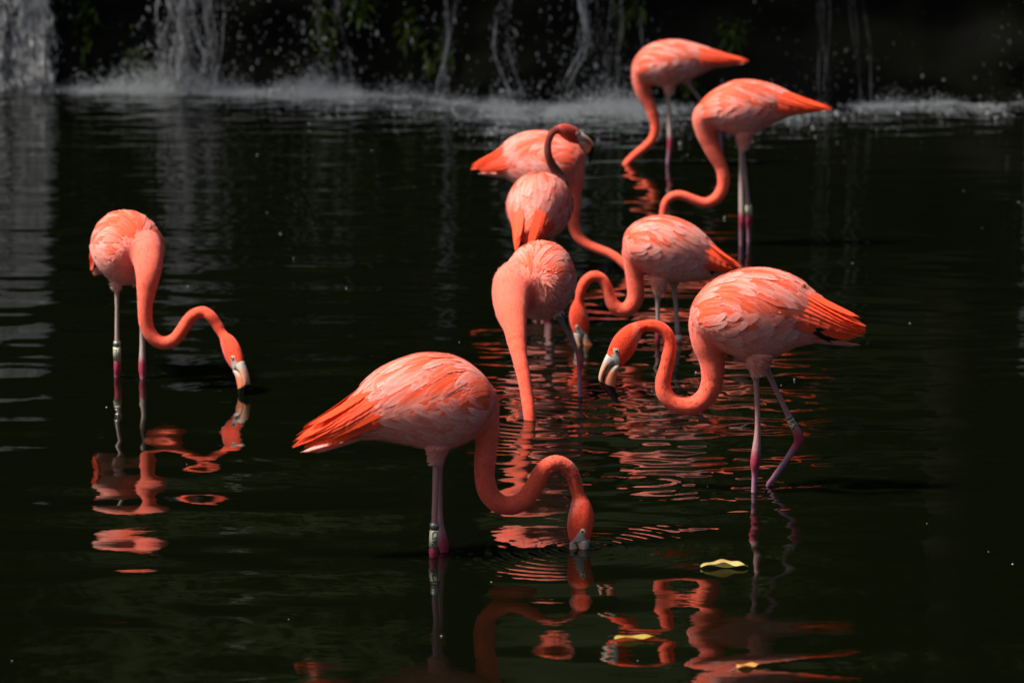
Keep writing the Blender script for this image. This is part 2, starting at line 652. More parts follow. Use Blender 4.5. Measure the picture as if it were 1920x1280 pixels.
def build_flamingo(spec):
    sid = spec['id']
    G = ground(*spec['G'])
    yaw = R(spec['yaw'])
    fwd = np.array([math.cos(yaw), math.sin(yaw), 0])
    lat = np.array([-math.sin(yaw), math.cos(yaw), 0])
    Z = np.array([0, 0, 1.0])
    root = empty('flamingo', tuple(G), yaw)
    tag(root, spec['label'], 'flamingo', 'flamingos wading in the pond')

    def to_local(Pw):
        d = np.asarray(Pw) - G
        return np.array([d @ fwd, d @ lat, d @ Z])

    def plane_px(x, y, off=0.0):
        d = ray(x, y)
        t = ((G + lat * off - CAM) @ lat) / (d @ lat)
        return to_local(CAM + d * t)

    zx, zy, zs = spec['zoom']

    def zp(x, y):
        return x / zs + zx, y / zs + zy

    # ---- trunk
    ws = spec.get('wscale', 1.0)
    if 'body' in spec:
        st = []
        for t, b_, w in spec['body']:
            pt, pb = plane_px(*zp(*t)), plane_px(*zp(*b_))
            st.append(((pt[0], pt[2]), (pb[0], pb[2]), w * ws))
        tip = plane_px(*zp(*spec['tail']))
        tip = np.array([tip[0], 0, tip[2]])
        if sid == 1:
            CANON['st'] = st
            CANON['tip'] = tip
    else:
        cx, dz, pit, sc = spec['place']
        ca, sa = math.cos(R(pit)), math.sin(R(pit))
        px0, pz0 = 0.02, 0.40

        def tr(p_):
            x, z = (p_[0] - px0) * sc, (p_[1] - pz0) * sc
            return (px0 + cx + x * ca - z * sa, pz0 + dz + x * sa + z * ca)
        st = [(tr(t), tr(b_), w * sc * ws) for t, b_, w in CANON['st']]
        q = tr((CANON['tip'][0], CANON['tip'][2]))
        tip = np.array([q[0], 0, q[1]])
    B = Body(st)
    parts = [B.mesh()]

    def world_chain(pts):
        out = []
        for p_ in pts:
            x, y, r = p_[:3]
            X, Y = zp(x, y)
            if len(p_) > 3:
                L = to_local(at_depth(X, Y, G[1] - p_[3]))
            else:
                L = plane_px(X, Y)
            out.append([*L, r])
        return np.array(out)

    # ---- neck
    nk = world_chain(spec['neck'])
    length = np.linalg.norm(np.diff(nk[:, :3], axis=0), axis=1).sum()
    nks = catmull(nk, max(30, int(length / 0.012)))
    pre = []
    for s_, k_ in ((.60, .72), (.74, .78)):
        c_ = B.P(s_, 0.0) * .5 + B.P(s_, math.pi) * .5
        rr_ = min(np.linalg.norm(B.P(s_, 0.0) - c_), B.P(s_, math.pi / 2)[1]) * k_
        pre.append([*c_, rr_])
    nkg = catmull(np.vstack([pre, nk]), max(40, int(length / 0.010)))
    al_ = np.concatenate([[0], np.cumsum(np.linalg.norm(np.diff(nkg[:, :3], axis=0), axis=1))])
    nkg[:, 3] *= 1 + np.array([.055 * mnoise.noise(Vector((a * 22, sid * 7.0, 0))) + .03 * mnoise.noise(Vector((a * 60, sid * 3.0, 5))) for a in al_])
    parts.append(tube(nkg[:, :3], nkg[:, 3] + 0.001, 20))
    # ---- head
    head = spec.get('head')
    if head:
        hy = R(head['yaw'])
        hf = np.array([math.cos(hy), math.sin(hy), 0])
        hfl = np.array([hf @ fwd, hf @ lat, 0])
        hll = np.array([-hfl[1], hfl[0], 0])
        ph, k = R(head['phi']), head.get('k', 1.0)
        roll = R(head.get('roll', 0))
        N0 = nks[-1, :3]

        def head_local(V):
            V = np.asarray(V, float) * k
            x = V[:, 0] * math.cos(ph) - V[:, 2] * math.sin(ph)
            z = V[:, 0] * math.sin(ph) + V[:, 2] * math.cos(ph)
            y = V[:, 1]
            y, z = y * math.cos(roll) - z * math.sin(roll), y * math.sin(roll) + z * math.cos(roll)
            return N0 + x[:, None] * hfl + y[:, None] * hll + z[:, None] * np.array([0, 0, 1.0])

        def head_inv(P):
            d = (P - N0)
            x, y, z = d @ hfl, d @ hll, d[:, 2]
            y, z = y * math.cos(roll) + z * math.sin(roll), -y * math.sin(roll) + z * math.cos(roll)
            X = x * math.cos(ph) + z * math.sin(ph)
            Zz = -x * math.sin(ph) + z * math.cos(ph)
            return np.column_stack([X, y, Zz]) / k
        HV, HF = loft2d(HEAD_ST, hpt, 26, 24, 2.15)
        parts.append((head_local(HV), HF))
    # ---- legs
    legs = []
    for li, lg in enumerate(spec['legs']):
        ptsp = lg['p']
        Xw, Yw = zp(*ptsp[-1][:2])
        Yend = ground(Xw, Yw)[1]
        Ystart = G[1] + lat[1] * lg.get('side', 0) * 0.05 + lg.get('dy', 0.0)
        out = []
        for q, p_ in enumerate(ptsp):
            f = q / (len(ptsp) - 1)
            X, Y = zp(p_[0], p_[1])
            L = to_local(at_depth(X, Y, Ystart * (1 - f) + Yend * f))
            out.append([*L, p_[2]])
        e = np.array(out[-1])
        d = e[:3] - np.array(out[-2][:3])
        d /= np.linalg.norm(d)
        d = d * 0.25 + np.array([0, 0, -1]) * 0.75
        out.append([*(e[:3] + d * (0.30 / 0.9)), e[3]])
        out = np.array(out)
        L = catmull(out, 90)
        legs.append((L, lg))
        parts.append(tube(L[:, :3], L[:, 3] + 0.0006, 14))
        LEGS_ALL.append((G + fwd * e[0] + lat * e[1], 0.5))
    V, F = join_parts(parts)
    tmp = bpy.data.meshes.new('tmp')
    tmp.from_pydata([tuple(v) for v in V], [], F)
    to = bpy.data.objects.new('tmp', tmp)
    col.objects.link(to)
    md = to.modifiers.new('r', 'REMESH')
    md.mode = 'VOXEL'
    md.voxel_size = spec.get('vox', 0.004)
    md.use_smooth_shade = True
    sm = to.modifiers.new('s', 'SMOOTH')
    sm.factor = 0.5
    sm.iterations = 5
    dg = bpy.context.evaluated_depsgraph_get()
    me = bpy.data.meshes.new_from_object(to.evaluated_get(dg))
    bpy.data.objects.remove(to)
    bpy.data.meshes.remove(tmp)
    me.name = 'body'
    nv = len(me.vertices)
    co = np.zeros(nv * 3, dtype=np.float32)
    me.vertices.foreach_get('co', co)
    co = co.reshape(-1, 3).astype(float)
    # ---- let breast and neck flow into each other
    ne = len(me.edges)
    ed = np.zeros(ne * 2, dtype=np.int32)
    me.edges.foreach_get('vertices', ed)
    ed = ed.reshape(-1, 2)
    deg = np.bincount(ed.ravel(), minlength=nv)[:, None]
    J = nk[min(1, len(nk) - 1), :3]
    dj = np.linalg.norm(co - (nk[0, :3] * .45 + J * .55), axis=1)
    wj = (np.clip(1.25 - dj / spec.get('blend', .13), 0, 1) * .6)[:, None]
    if head:
        wj = np.maximum(wj, (np.clip(1.3 - np.linalg.norm(co - N0, axis=1) / .034, 0, 1) * .25)[:, None])
    wj[wj[:, 0] < .001] = 0
    a_, b_ = ed[:, 0], ed[:, 1]
    act = (wj[a_, 0] > 0) | (wj[b_, 0] > 0)
    a_, b_ = a_[act], b_[act]
    for it in range(130):
        acc = np.column_stack([np.bincount(a_, co[b_, q], nv) + np.bincount(b_, co[a_, q], nv) for q in range(3)])
        co = co + wj * (acc / np.maximum(deg, 1) - co)
    me.vertices.foreach_set('co', co.astype(np.float32).ravel())
    me.update()
    # ---- classify + colour
    dn, tn = chain_dist(co, nks[::3, :3])
    rn = np.interp(tn, np.linspace(0, 1, len(nks)), nks[:, 3])
    cols = np.zeros((nv, 3))
    # trunk: dorsal salmon, belly pale
    zt = B.P(0.55, 0.0)[2]
    zb = B.P(0.55, math.pi)[2]
    fz = np.clip((co[:, 2] - zb) / (zt - zb), 0, 1)[:, None]
    cols[:] = mixc(C_BELLY, C_PINK, fz)
    x15 = B.P(.17, 0.0)[0]
    cols = mixc(cols, C_ORNG, (np.clip((x15 - co[:, 0]) / .05, 0, 1) * np.clip((co[:, 2] - B.P(.08, math.pi / 2)[2]) / .015 + .5, 0, 1))[:, None] * .9)
    breast = np.clip((tn - 0.0) / 0.06, 0, 1)
    inneck = np.clip(1.6 - (dn - rn) / 0.02, 0, 1)
    inneck *= np.clip(tn / .10, 0, 1)
    soft = np.clip(1 - (dn - rn * 0.9) / 0.07, 0, 1)[:, None] * 0.75
    cols = mixc(cols, spec.get('cneckb', C_NECKB), soft)
    nt_ = tn[:, None]
    necktop = spec.get('cneck', C_NECK)
    nc = mixc(spec.get('cneckb', C_NECKB), necktop, np.clip(nt_ / 0.45, 0, 1))
    nc = mixc(nc, mixc(necktop, C_HEAD, spec.get('redhead', 0.5)), np.clip((nt_ - 0.6) / 0.4, 0, 1))
    iw = inneck[:, None]
    iw = iw * iw * (3 - 2 * iw)
    cols = mixc(cols, nc, iw)
    if spec.get('mud'):
        t0, t1 = spec['mud']
        mudn = np.array([mnoise.noise(Vector(v * 160)) for v in co[(tn > t0)]])
        msk = np.zeros(nv)
        msk[tn > t0] = np.clip((mudn - 0.02) * 5, 0, 1)
        msk *= np.clip((tn - t0) / 0.04, 0, 1) * np.clip((t1 - tn) / 0.03, 0, 1) * (dn < rn + .01)
        cols = mixc(cols, np.array([0.09, 0.06, 0.05]), (0.8 * msk)[:, None])
    cls = np.zeros(nv, dtype=int)          # 0 trunk 1 neck 2 head 3 leg
    cls[inneck > 0.5] = 1
    for L, lg in legs:
        dl, tl = chain_dist(co, L[::2, :3])
        rl = np.interp(tl, np.linspace(0, 1, len(L)), L[:, 3])
        on = (dl < rl + 0.006)
        if 'hide' in lg:
            on &= tl > lg['hide']
        else:
            on &= tl > 0.02
        thin = on & (rl < 0.0195)
        # ankle position = widest joint among lower part
        ai = lg['ankle']
        pa = np.array([*to_local(at_depth(*zp(*lg['p'][ai][:2]), G[1]))]) if False else None
        za = L[:, :3]
        # param of ankle
        kp = world = None
        P0 = lg['p'][ai]
        idx = lg['_ai'] if '_ai' in lg else None
        # find sample nearest the ankle spec point along the chain
        Xp, Yp = zp(P0[0], P0[1])
        f = ai / (len(lg['p']) - 1)
        ank = to_local(at_depth(Xp, Yp, Ystart_of(G, lat, lg) * (1 - f) + ground(*zp(*lg['p'][-1][:2]))[1] * f))
        da = np.linalg.norm(co - ank, axis=1)
        lc = np.tile(spec.get('cleg', C_LEG), (nv, 1))
        below = np.clip((ank[2] - co[:, 2]) / 0.02, 0, 1)[:, None]
        lc = mixc(lc, C_LEGL, below)
        lc = mixc(lc, C_ANK, np.clip(1.7 - da / 0.034, 0, 1)[:, None])
        cols[thin] = lc[thin]
        th_ = on & ~thin
        k_ = np.clip((0.034 - rl) / 0.012, 0, 1)[:, None]
        cols[th_] = mixc(cols, C_WHITE * np.array([0.98, 0.92, 0.9]), k_)[th_]
        cls[thin] = 3
    if head:
        hl = head_inv(co)
        px = HN[0] - hl[:, 0] * 535
        py = HN[1] - hl[:, 2] * 535
        isH = (hl[:, 0] > -0.005) & (np.linalg.norm(co - N0, axis=1) < 0.20 * k) & (np.abs(hl[:, 1]) < 0.036) & (py > 598) & (py < 695) & (px > 1130) & (px < 1206)
        hc = spec.get('chead', mixc(C_NECK, C_HEAD, spec.get('redhead', 0.5) * 0.6 + 0.4))
        hw = np.clip((hl[:, 0] + 0.005) / 0.04, 0, 1)[:, None]
        cols[isH] = mixc(cols, hc, hw)[isH]
        # bare facial skin
        skin = isH & (((px - 1148) * 0.30 + (py - 664) > 0) & (px < 1158) & (py > 655) | ((px > 1149) & (px < 1160.5) & (py > 651.5))) & (py > 650)
        skin &= (px < 1161 + (py - 680) * 0.1)
        cols[skin] = np.array([0.44, 0.43, 0.39])
        cls[isH] = 2
    set_cols(me, cols)
    me.materials.clear()
    me.materials.append(M_PLUM)
    me.materials.append(M_LEG)
    npoly = len(me.polygons)
    lt = np.zeros(len(me.loops), dtype=np.int32)
    me.loops.foreach_get('vertex_index', lt)
    ls = np.zeros(npoly, dtype=np.int32)
    me.polygons.foreach_get('loop_start', ls)
    pc = cls[lt[ls]]
    me.polygons.foreach_set('material_index', (pc == 3).astype(np.int32))
    me.polygons.foreach_set('use_smooth', np.ones(npoly, dtype=bool))
    bo = bpy.data.objects.new('body', me)
    link(bo, root)

    # ---- fine down: short overlapping contour feathers lying on trunk and neck
    fa = np.zeros(npoly)
    me.polygons.foreach_get('area', fa)
    fn = np.zeros(npoly * 3)
    me.polygons.foreach_get('normal', fn)
    fn = fn.reshape(-1, 3)
    fc = np.zeros(npoly * 3)
    me.polygons.foreach_get('center', fc)
    fc = fc.reshape(-1, 3)
    wgt = fa * np.where(pc == 0, 1.0, np.where((pc == 1) | (pc == 2) & (cols[lt[ls]][:, 1] < .4), 0.15, 0.0))
    wgt *= (fc[:, 2] > -0.02)
    nd = spec.get('down', 9000)
    pick = rng.choice(npoly, nd, p=wgt / wgt.sum())
    pos, nrm = fc[pick] + rng.normal(0, .0015, (nd, 3)), fn[pick]
    tang = np.gradient(nks[:, :3], axis=0)
    ti = np.clip((tn[lt[ls]][pick] * (len(nks) - 1)).astype(int), 0, len(nks) - 1)
    isn = ((pc[pick] == 1) | (pc[pick] == 2))[:, None]
    ax = B.P(0.1, 0) * .5 + B.P(0.1, math.pi) * .5 - (B.P(0.9, 0) * .5 + B.P(0.9, math.pi) * .5)
    ax = ax / np.linalg.norm(ax) + np.array([0, 0, -0.35])
    flow = np.where(isn, -tang[ti] / (np.linalg.norm(tang[ti], axis=1, keepdims=True) + 1e-9), ax[None])
    sf = soft[lt[ls]][pick] / .75
    flow = np.where(isn, flow, flow * (1 - sf) - sf * tang[ti] / (np.linalg.norm(tang[ti], axis=1, keepdims=True) + 1e-9))
    flow = flow + rng.normal(0, 0.16, (nd, 3))
    flow -= nrm * np.sum(flow * nrm, 1, keepdims=True)
    flow /= np.linalg.norm(flow, axis=1, keepdims=True) + 1e-9
    sd = np.cross(flow, nrm)
    ln = np.where(isn[:, 0], rng.uniform(.008, .013, nd), rng.uniform(.016, .030, nd))[:, None]
    wd = np.where(isn[:, 0], rng.uniform(.0022, .0036, nd), rng.uniform(.004, .0075, nd))[:, None]
    lf = np.where(isn[:, 0], rng.uniform(.0002, .0010, nd), rng.uniform(.001, .004, nd))[:, None]
    shr = np.where(isn, 1.0, 1 - .55 * np.clip(sf * 1.4, 0, 1))
    ln, wd, lf = ln * shr, wd * shr, lf * shr * .7
    lf[pc[pick] == 2] *= .3
    v0 = pos - sd * wd * .5 - nrm * .0005
    v1 = pos + sd * wd * .5 - nrm * .0005
    v2 = pos + flow * ln * .6 + sd * wd * .55 + nrm * lf * .7
    v3 = pos + flow * ln * .6 - sd * wd * .55 + nrm * lf * .7
    v4 = pos + flow * ln + sd * wd * .12 + nrm * lf
    v5 = pos + flow * ln - sd * wd * .12 + nrm * lf
    DV = np.stack([v0, v1, v2, v3, v4, v5], 1).reshape(-1, 3)
    k6 = np.arange(nd)[:, None] * 6
    DF = np.concatenate([k6 + np.array([[0, 1, 2, 3]]), k6 + np.array([[3, 2, 4, 5]])])
    dc = cols[lt[ls]][pick] * rng.uniform(.90, 1.10, (nd, 1))
    pale = rng.random(nd)[:, None] * np.where(isn, 0.06, 0.18)
    dc = mixc(dc, C_WHITE, pale)
    DC = np.repeat(np.clip(dc, 0, .95), 6, axis=0)
    d_o = mesh_np('down', DV, DF, M_DOWN, DC, True, None, bo)
    tag(d_o, kind='stuff')

    # ---- wings
    pal = spec.get('pal', 0.5)       # 0 orange ... 1 pale
    rows = [  # root s, len, th0, th1, n, width, lift, dtheta, orange share
        (0.50, .40, 58, 102, 6, .046, .0030, 10, .25),
        (0.60, .43, 8, 94, 9, .046, .0042, 18, .25),
        (0.70, .42, 6, 92, 10, .041, .0052, 26, .40),
        (0.79, .37, 6, 90, 11, .035, .0062, 30, .58),
        (0.86, .29, 5, 86, 11, .030, .0068, 28, .60),
        (0.92, .22, 5, 84, 10, .025, .0070, 24, .55),
        (0.97, .16, 6, 80, 9, .021, .0068, 18, .5)]
    flank = [(0.52, .26, 112, 146, 4, .042, .004, -10), (0.61, .27, 104, 150, 6, .040, .005, -12),
             (0.70, .26, 98, 152, 7, .036, .006, -12), (0.79, .23, 92, 150, 7, .031, .0065, -10),
             (0.87, .19, 86, 146, 7, .027, .007, -8), (0.94, .15, 80, 140, 6, .022, .0065, -6)]
    for sgn in (1, -1):
        ss = np.linspace(.18, .93, 22)
        tt = np.radians(np.linspace(6, 112, 14)) * sgn
        SS, TT = np.meshgrid(ss, tt, indexing='ij')
        edge = np.minimum(np.minimum((SS - .18) / .1, (.93 - SS) / .1), np.minimum((np.abs(TT) - R(6)) / .2, (R(112) - np.abs(TT)) / .2))
        WV = B.P(SS, TT) + B.N(SS, TT) * (np.clip(edge, 0, 1) * .006 - .003)[..., None]
        wing = mesh_np('wing', WV.reshape(-1, 3), grid_faces(22, 14), M_PLUM,
                       np.tile(mixc(C_SALM, C_PINK, pal), (22 * 14, 1)), True, None, root)
        # long orange and black flight feathers that reach the tail tip
        nF = 9
        if spec.get('black', 0):
            for q in range(4):
                P0 = B.P(.25, R(100) * sgn)
                P2 = tip + np.array([.05 + .02 * q, sgn * (.022 + .004 * q), .012 - .012 * q])
                Pm = (P0 + P2) / 2 + np.array([0, sgn * .012, -.006])
                t = FT[:, None]
                ctr = (1 - t) ** 2 * P0 + 2 * t * (1 - t) * Pm + t * t * P2
                nr = np.tile([0.0, sgn, .15], (8, 1))
                feather('feather', ctr, nr, .022, *[np.array([.008, .007, .008])] * 3, wing)
        for q in range(nF):
            f = q / (nF - 1)
            th = R(24 + 78 * f) * sgn
            s0 = .40 - .06 * f
            P0 = B.P(s0, th) + B.N(s0, th) * .004
            P1 = B.P(.08, R(30 + 70 * f) * sgn) + B.N(.10, R(80) * sgn) * .006
            ext = spec.get('tailspread', 0.035)
            back = (tip - P1)
            L = 1.0 - .55 * abs(f - .35) ** 1.1 + random.uniform(-.15, .05)
            P2 = P1 + back * L * np.array([1, 1, 1]) + np.array([0, sgn * (.003 + .014 * f), ext * (.75 - 1.3 * f) + random.uniform(-.006, .006)])
            t = FT[:, None]
            ctr = (1 - t) ** 2 * P0 + 2 * t * (1 - t) * P1 + t * t * P2
            ctr += np.array([0, sgn, 0]) * (.002 * (nF - q)) * t
            nr = np.tile(np.array([-.15, sgn * math.sin(R(18 + 78 * f)), math.cos(R(18 + 78 * f))]), (8, 1))
            nr /= np.linalg.norm(nr, axis=1)[:, None]
            c = mixc(C_ORNG, C_HOT, random.uniform(.3, 1))
            tipc = mixc(c, C_PINK, .35 if random.random() < .3 else .05)
            feather('feather', ctr, nr, .043, mixc(c, C_PINK, random.uniform(0, .5)), c, tipc, wing, roll=random.uniform(-.12, .12) * sgn, arch=.12, wshape=_wp)
        for ri, (s0, ln_, a0, a1, n_, w_, lift, dth, osh) in enumerate(rows):
            for q in range(n_):
                f = q / (n_ - 1)
                s = s0 + random.uniform(-.03, .03) - .03 * math.sin(f * 3.1)
                th0 = a0 + (a1 - a0) * f + random.uniform(-2.5, 2.5)
                l = ln_ * random.uniform(.85, 1.12)
                bend = dth * (0.35 + .9 * math.sin(math.pi * min(1, f * 0.9 + .1))) + random.uniform(-3, 3)
                sv = s - l * FT
                if ri <= 1:
                    sv = np.maximum(sv, .05 + .06 * f + .17 * random.random() + (.07 if f < .35 else 0))
                tv = R(th0) + R(bend) * FT ** 1.3
                tv = np.minimum(tv, R(112))
                tv = tv * sgn
                base = B.P(sv, tv)
                nr = B.N(np.maximum(sv, 0.02), tv)
                lv = lift * (0.35 + .65 * FT) + .003 * FT * (1 - FT) + .002 * FT ** 3 * random.uniform(0, 1.6)
                ctr = base + nr * lv[:, None]
                o_ = osh * (1.45 - .9 * pal)
                if random.random() < o_ * .75:
                    c1 = mixc(C_SALM, C_ORNG, random.uniform(.3, 1.0))
                    c0 = mixc(c1, C_ORNG, .5)
                    ce = mixc(c1, C_PALE, .75)
                else:
                    c1 = mixc(C_PINK, C_PALE, random.uniform(.15, 1) * .5 + .5 * pal)
                    c0 = mixc(c1, C_ORNG, random.uniform(.35, 1.0))
                    ce = mixc(c1, C_WHITE, .65)
                if ri <= 1 and random.random() < .5:
                    c1 = mixc(c1, C_ORNG, random.uniform(.2, .7))
                feather('feather', ctr, nr, w_ * random.uniform(.95, 1.25), c0, c1, ce, wing,
                        roll=random.uniform(-.05, .09) * sgn, arch=.10)
        for ri, (s0, ln_, a0, a1, n_, w_, lift, dth) in enumerate(flank):
            for q in range(n_):
                f = q / (n_ - 1)
                s = s0 + random.uniform(-.03, .03)
                th0 = a0 + (a1 - a0) * f + random.uniform(-2, 2)
                l = ln_ * random.uniform(.85, 1.15)
                sv = np.maximum(s - l * FT, 0.03)
                tv = (R(th0) + R(dth) * FT + R(4) * np.sin(FT * 3)) * sgn
                nr = B.N(sv, tv)
                lv = lift * (0.25 + .75 * FT) * (1 - .5 * f) * (1.25 if f < .2 else 1) + .005 * FT ** 2 * (1 - f)
                ctr = B.P(sv, tv) + nr * lv[:, None]
                c1 = mixc(C_PALE, C_WHITE, random.uniform(0, .55))
                if random.random() < .2:
                    c1 = mixc(c1, C_SALM, .5)
                c0 = mixc(c1, C_SALM, random.uniform(.35, .8))
                feather('feather', ctr, nr, w_ * random.uniform(.95, 1.25), c0, c1, mixc(c1, C_WHITE, .35), wing,
                        roll=random.uniform(-.05, .14) * sgn * (1 - f), arch=.10)
    # ---- tail feathers (rectrices and pale under tail coverts)
    ub = B.P(.16, math.pi)
    for q in range(9):
        f = (q - 4) / 4
        P0 = B.P(.22, math.pi - f * .5) + np.array([0, 0, .012])
        P2 = tip + np.array([.03 + .045 * abs(f), f * .030, spec.get('taildrop', -.012) + .004 * random.uniform(-1, 1)])
        P1 = (P0 + P2) / 2 + np.array([0, f * .01, -.004])
        t = FT[:, None]
        ctr = (1 - t) ** 2 * P0 + 2 * t * (1 - t) * P1 + t * t * P2
        nr = np.tile(np.array([0.0, f * .6, -1.0]), (8, 1))
        nr /= np.linalg.norm(nr, axis=1)[:, None]
        c = mixc(C_PALE, C_SALM, random.uniform(0, .6))
        feather('tail_feather', ctr, nr, .034, c, mixc(c, C_WHITE, .3), mixc(c, C_WHITE, .5), root)
    # ---- beak and eyes
    if head:
        for nm, stn in (('upper_beak', UP_ST), ('lower_beak', LO_ST)):
            BV, BF = loft2d(stn, hpt, 64, 24, 2.3)
            px = HN[0] - BV[:, 0] * 535
            py = HN[1] - BV[:, 2] * 535
            if nm == 'upper_beak':
                c = mixc(np.array([.44, .43, .39]), np.array([.58, .29, .19]), np.clip((py - 672) / 14, 0, 1)[:, None])
                # nostril slit
                a_, b_ = np.array([1139., 685.]), np.array([1133.5, 697.])
                dd = b_ - a_
                pp = np.column_stack([px, py])
                u_ = np.clip(((pp - a_) @ dd) / (dd @ dd), 0, 1)
                q_ = np.linalg.norm(pp - (a_ + u_[:, None] * dd), axis=1)
                c[(q_ < 1.0) & (np.abs(BV[:, 1]) > .006)] = [.05, .02, .02]
            else:
                c = mixc(np.array([.48, .40, .33]), np.array([.66, .21, .11]), np.clip((py - 690) / 10, 0, 1)[:, None])
                # dark cutting edge
                top = np.zeros(len(BV), bool)
                ang = np.tile(np.linspace(0, 360, 24, endpoint=False), 64)
                ang = np.concatenate([ang, [180, 180]])
                top[:] = (np.abs(((ang + 180) % 360) - 180) < 22) & (py > 698)
                c[top] = [.012, .010, .010]
            blk = py > 715 + .39 * (px - 1122)
            c[blk] = [.009, .008, .008]
            obj_pydata(nm, head_local(BV), BF, M_BEAK, root, True, c)
        for sg in (1, -1):
            bm = bmesh.new()
            bmesh.ops.create_uvsphere(bm, u_segments=14, v_segments=10, radius=.0068)
            EV = np.array([v.co[:] for v in bm.verts])
            EF = [[v.index for v in f.verts] for f in bm.faces]
            bm.free()
            c_ = np.array([*hpt(1155.5, 656)])
            off = np.array([c_[0], sg * .0245, c_[1]])
            eye = obj_pydata('eye', head_local(EV * [1, .75, 1] + off), EF, M_IRIS, root)
            PV = EV * .62 * [1, .6, 1] + off + np.array([0, sg * .0032, 0])
            obj_pydata('pupil', head_local(PV), EF, M_BLACK, eye)
            # pale eyelid rim
            rg = [off + np.array([.0072 * math.cos(t), sg * .0018, .0072 * math.sin(t)]) for t in np.linspace(0, 2 * math.pi, 20)]
            TV, TF = tube(np.array(rg), np.full(20, .0016), 8, False)
            obj_pydata('eyelid', head_local(TV), TF, plain_lid, eye)
    # ---- bands
    cam_dir = to_local(G + (CAM - G) / np.linalg.norm(CAM - G))
    cam_dir = np.array([(CAM - G) @ fwd, (CAM - G) @ lat, CAM_H * 0.0])
    cam_dir /= np.linalg.norm(cam_dir)
    for L, lg in legs:
        if 'band' not in lg:
            continue
        bnd = lg['band']
        # centre line sample nearest to the band's lower edge pixel height
        Pw = G + L[:, 0:1] * fwd + L[:, 1:2] * lat + L[:, 2:3] * Z
        dv = Pw - CAM
        ypx = 640 - (dv @ UPV) / (dv @ FWD) * FPX
        lo = zp(0, bnd['y1'])[1]
        hi = zp(0, bnd['y0'])[1]
        i1 = int(np.argmin(np.abs(ypx - lo)))
        i0 = int(np.argmin(np.abs(ypx - hi)))
        axv = L[i0, :3] - L[i1, :3]
        leg_band(root, L[i1, :3], axv, bnd['r'], np.linalg.norm(axv), bnd.get('metal', 0), bnd.get('txt'), cam_dir, bnd['style'])
    # ripple sources where the neck or beak enters
    for x, y, a_, lam, rad in spec.get('rings', []):
        RINGS.append((ground(x, y), a_, lam, rad))
    return root


def Ystart_of(G, lat, lg):
    return G[1] + lat[1] * lg.get('side', 0) * 0.05 + lg.get('dy', 0.0)


plain_lid = plain('eyelid', (0.40, 0.37, 0.26), 0.5)

Z1, Z2, Z3 = (520, 620, 2.783), (1100, 480, 2.666), (120, 360, 3.2)
Z4, Z5, Z6 = (860, 210, 4.414), (880, 390, 3.122), (1140, 50, 2.783)

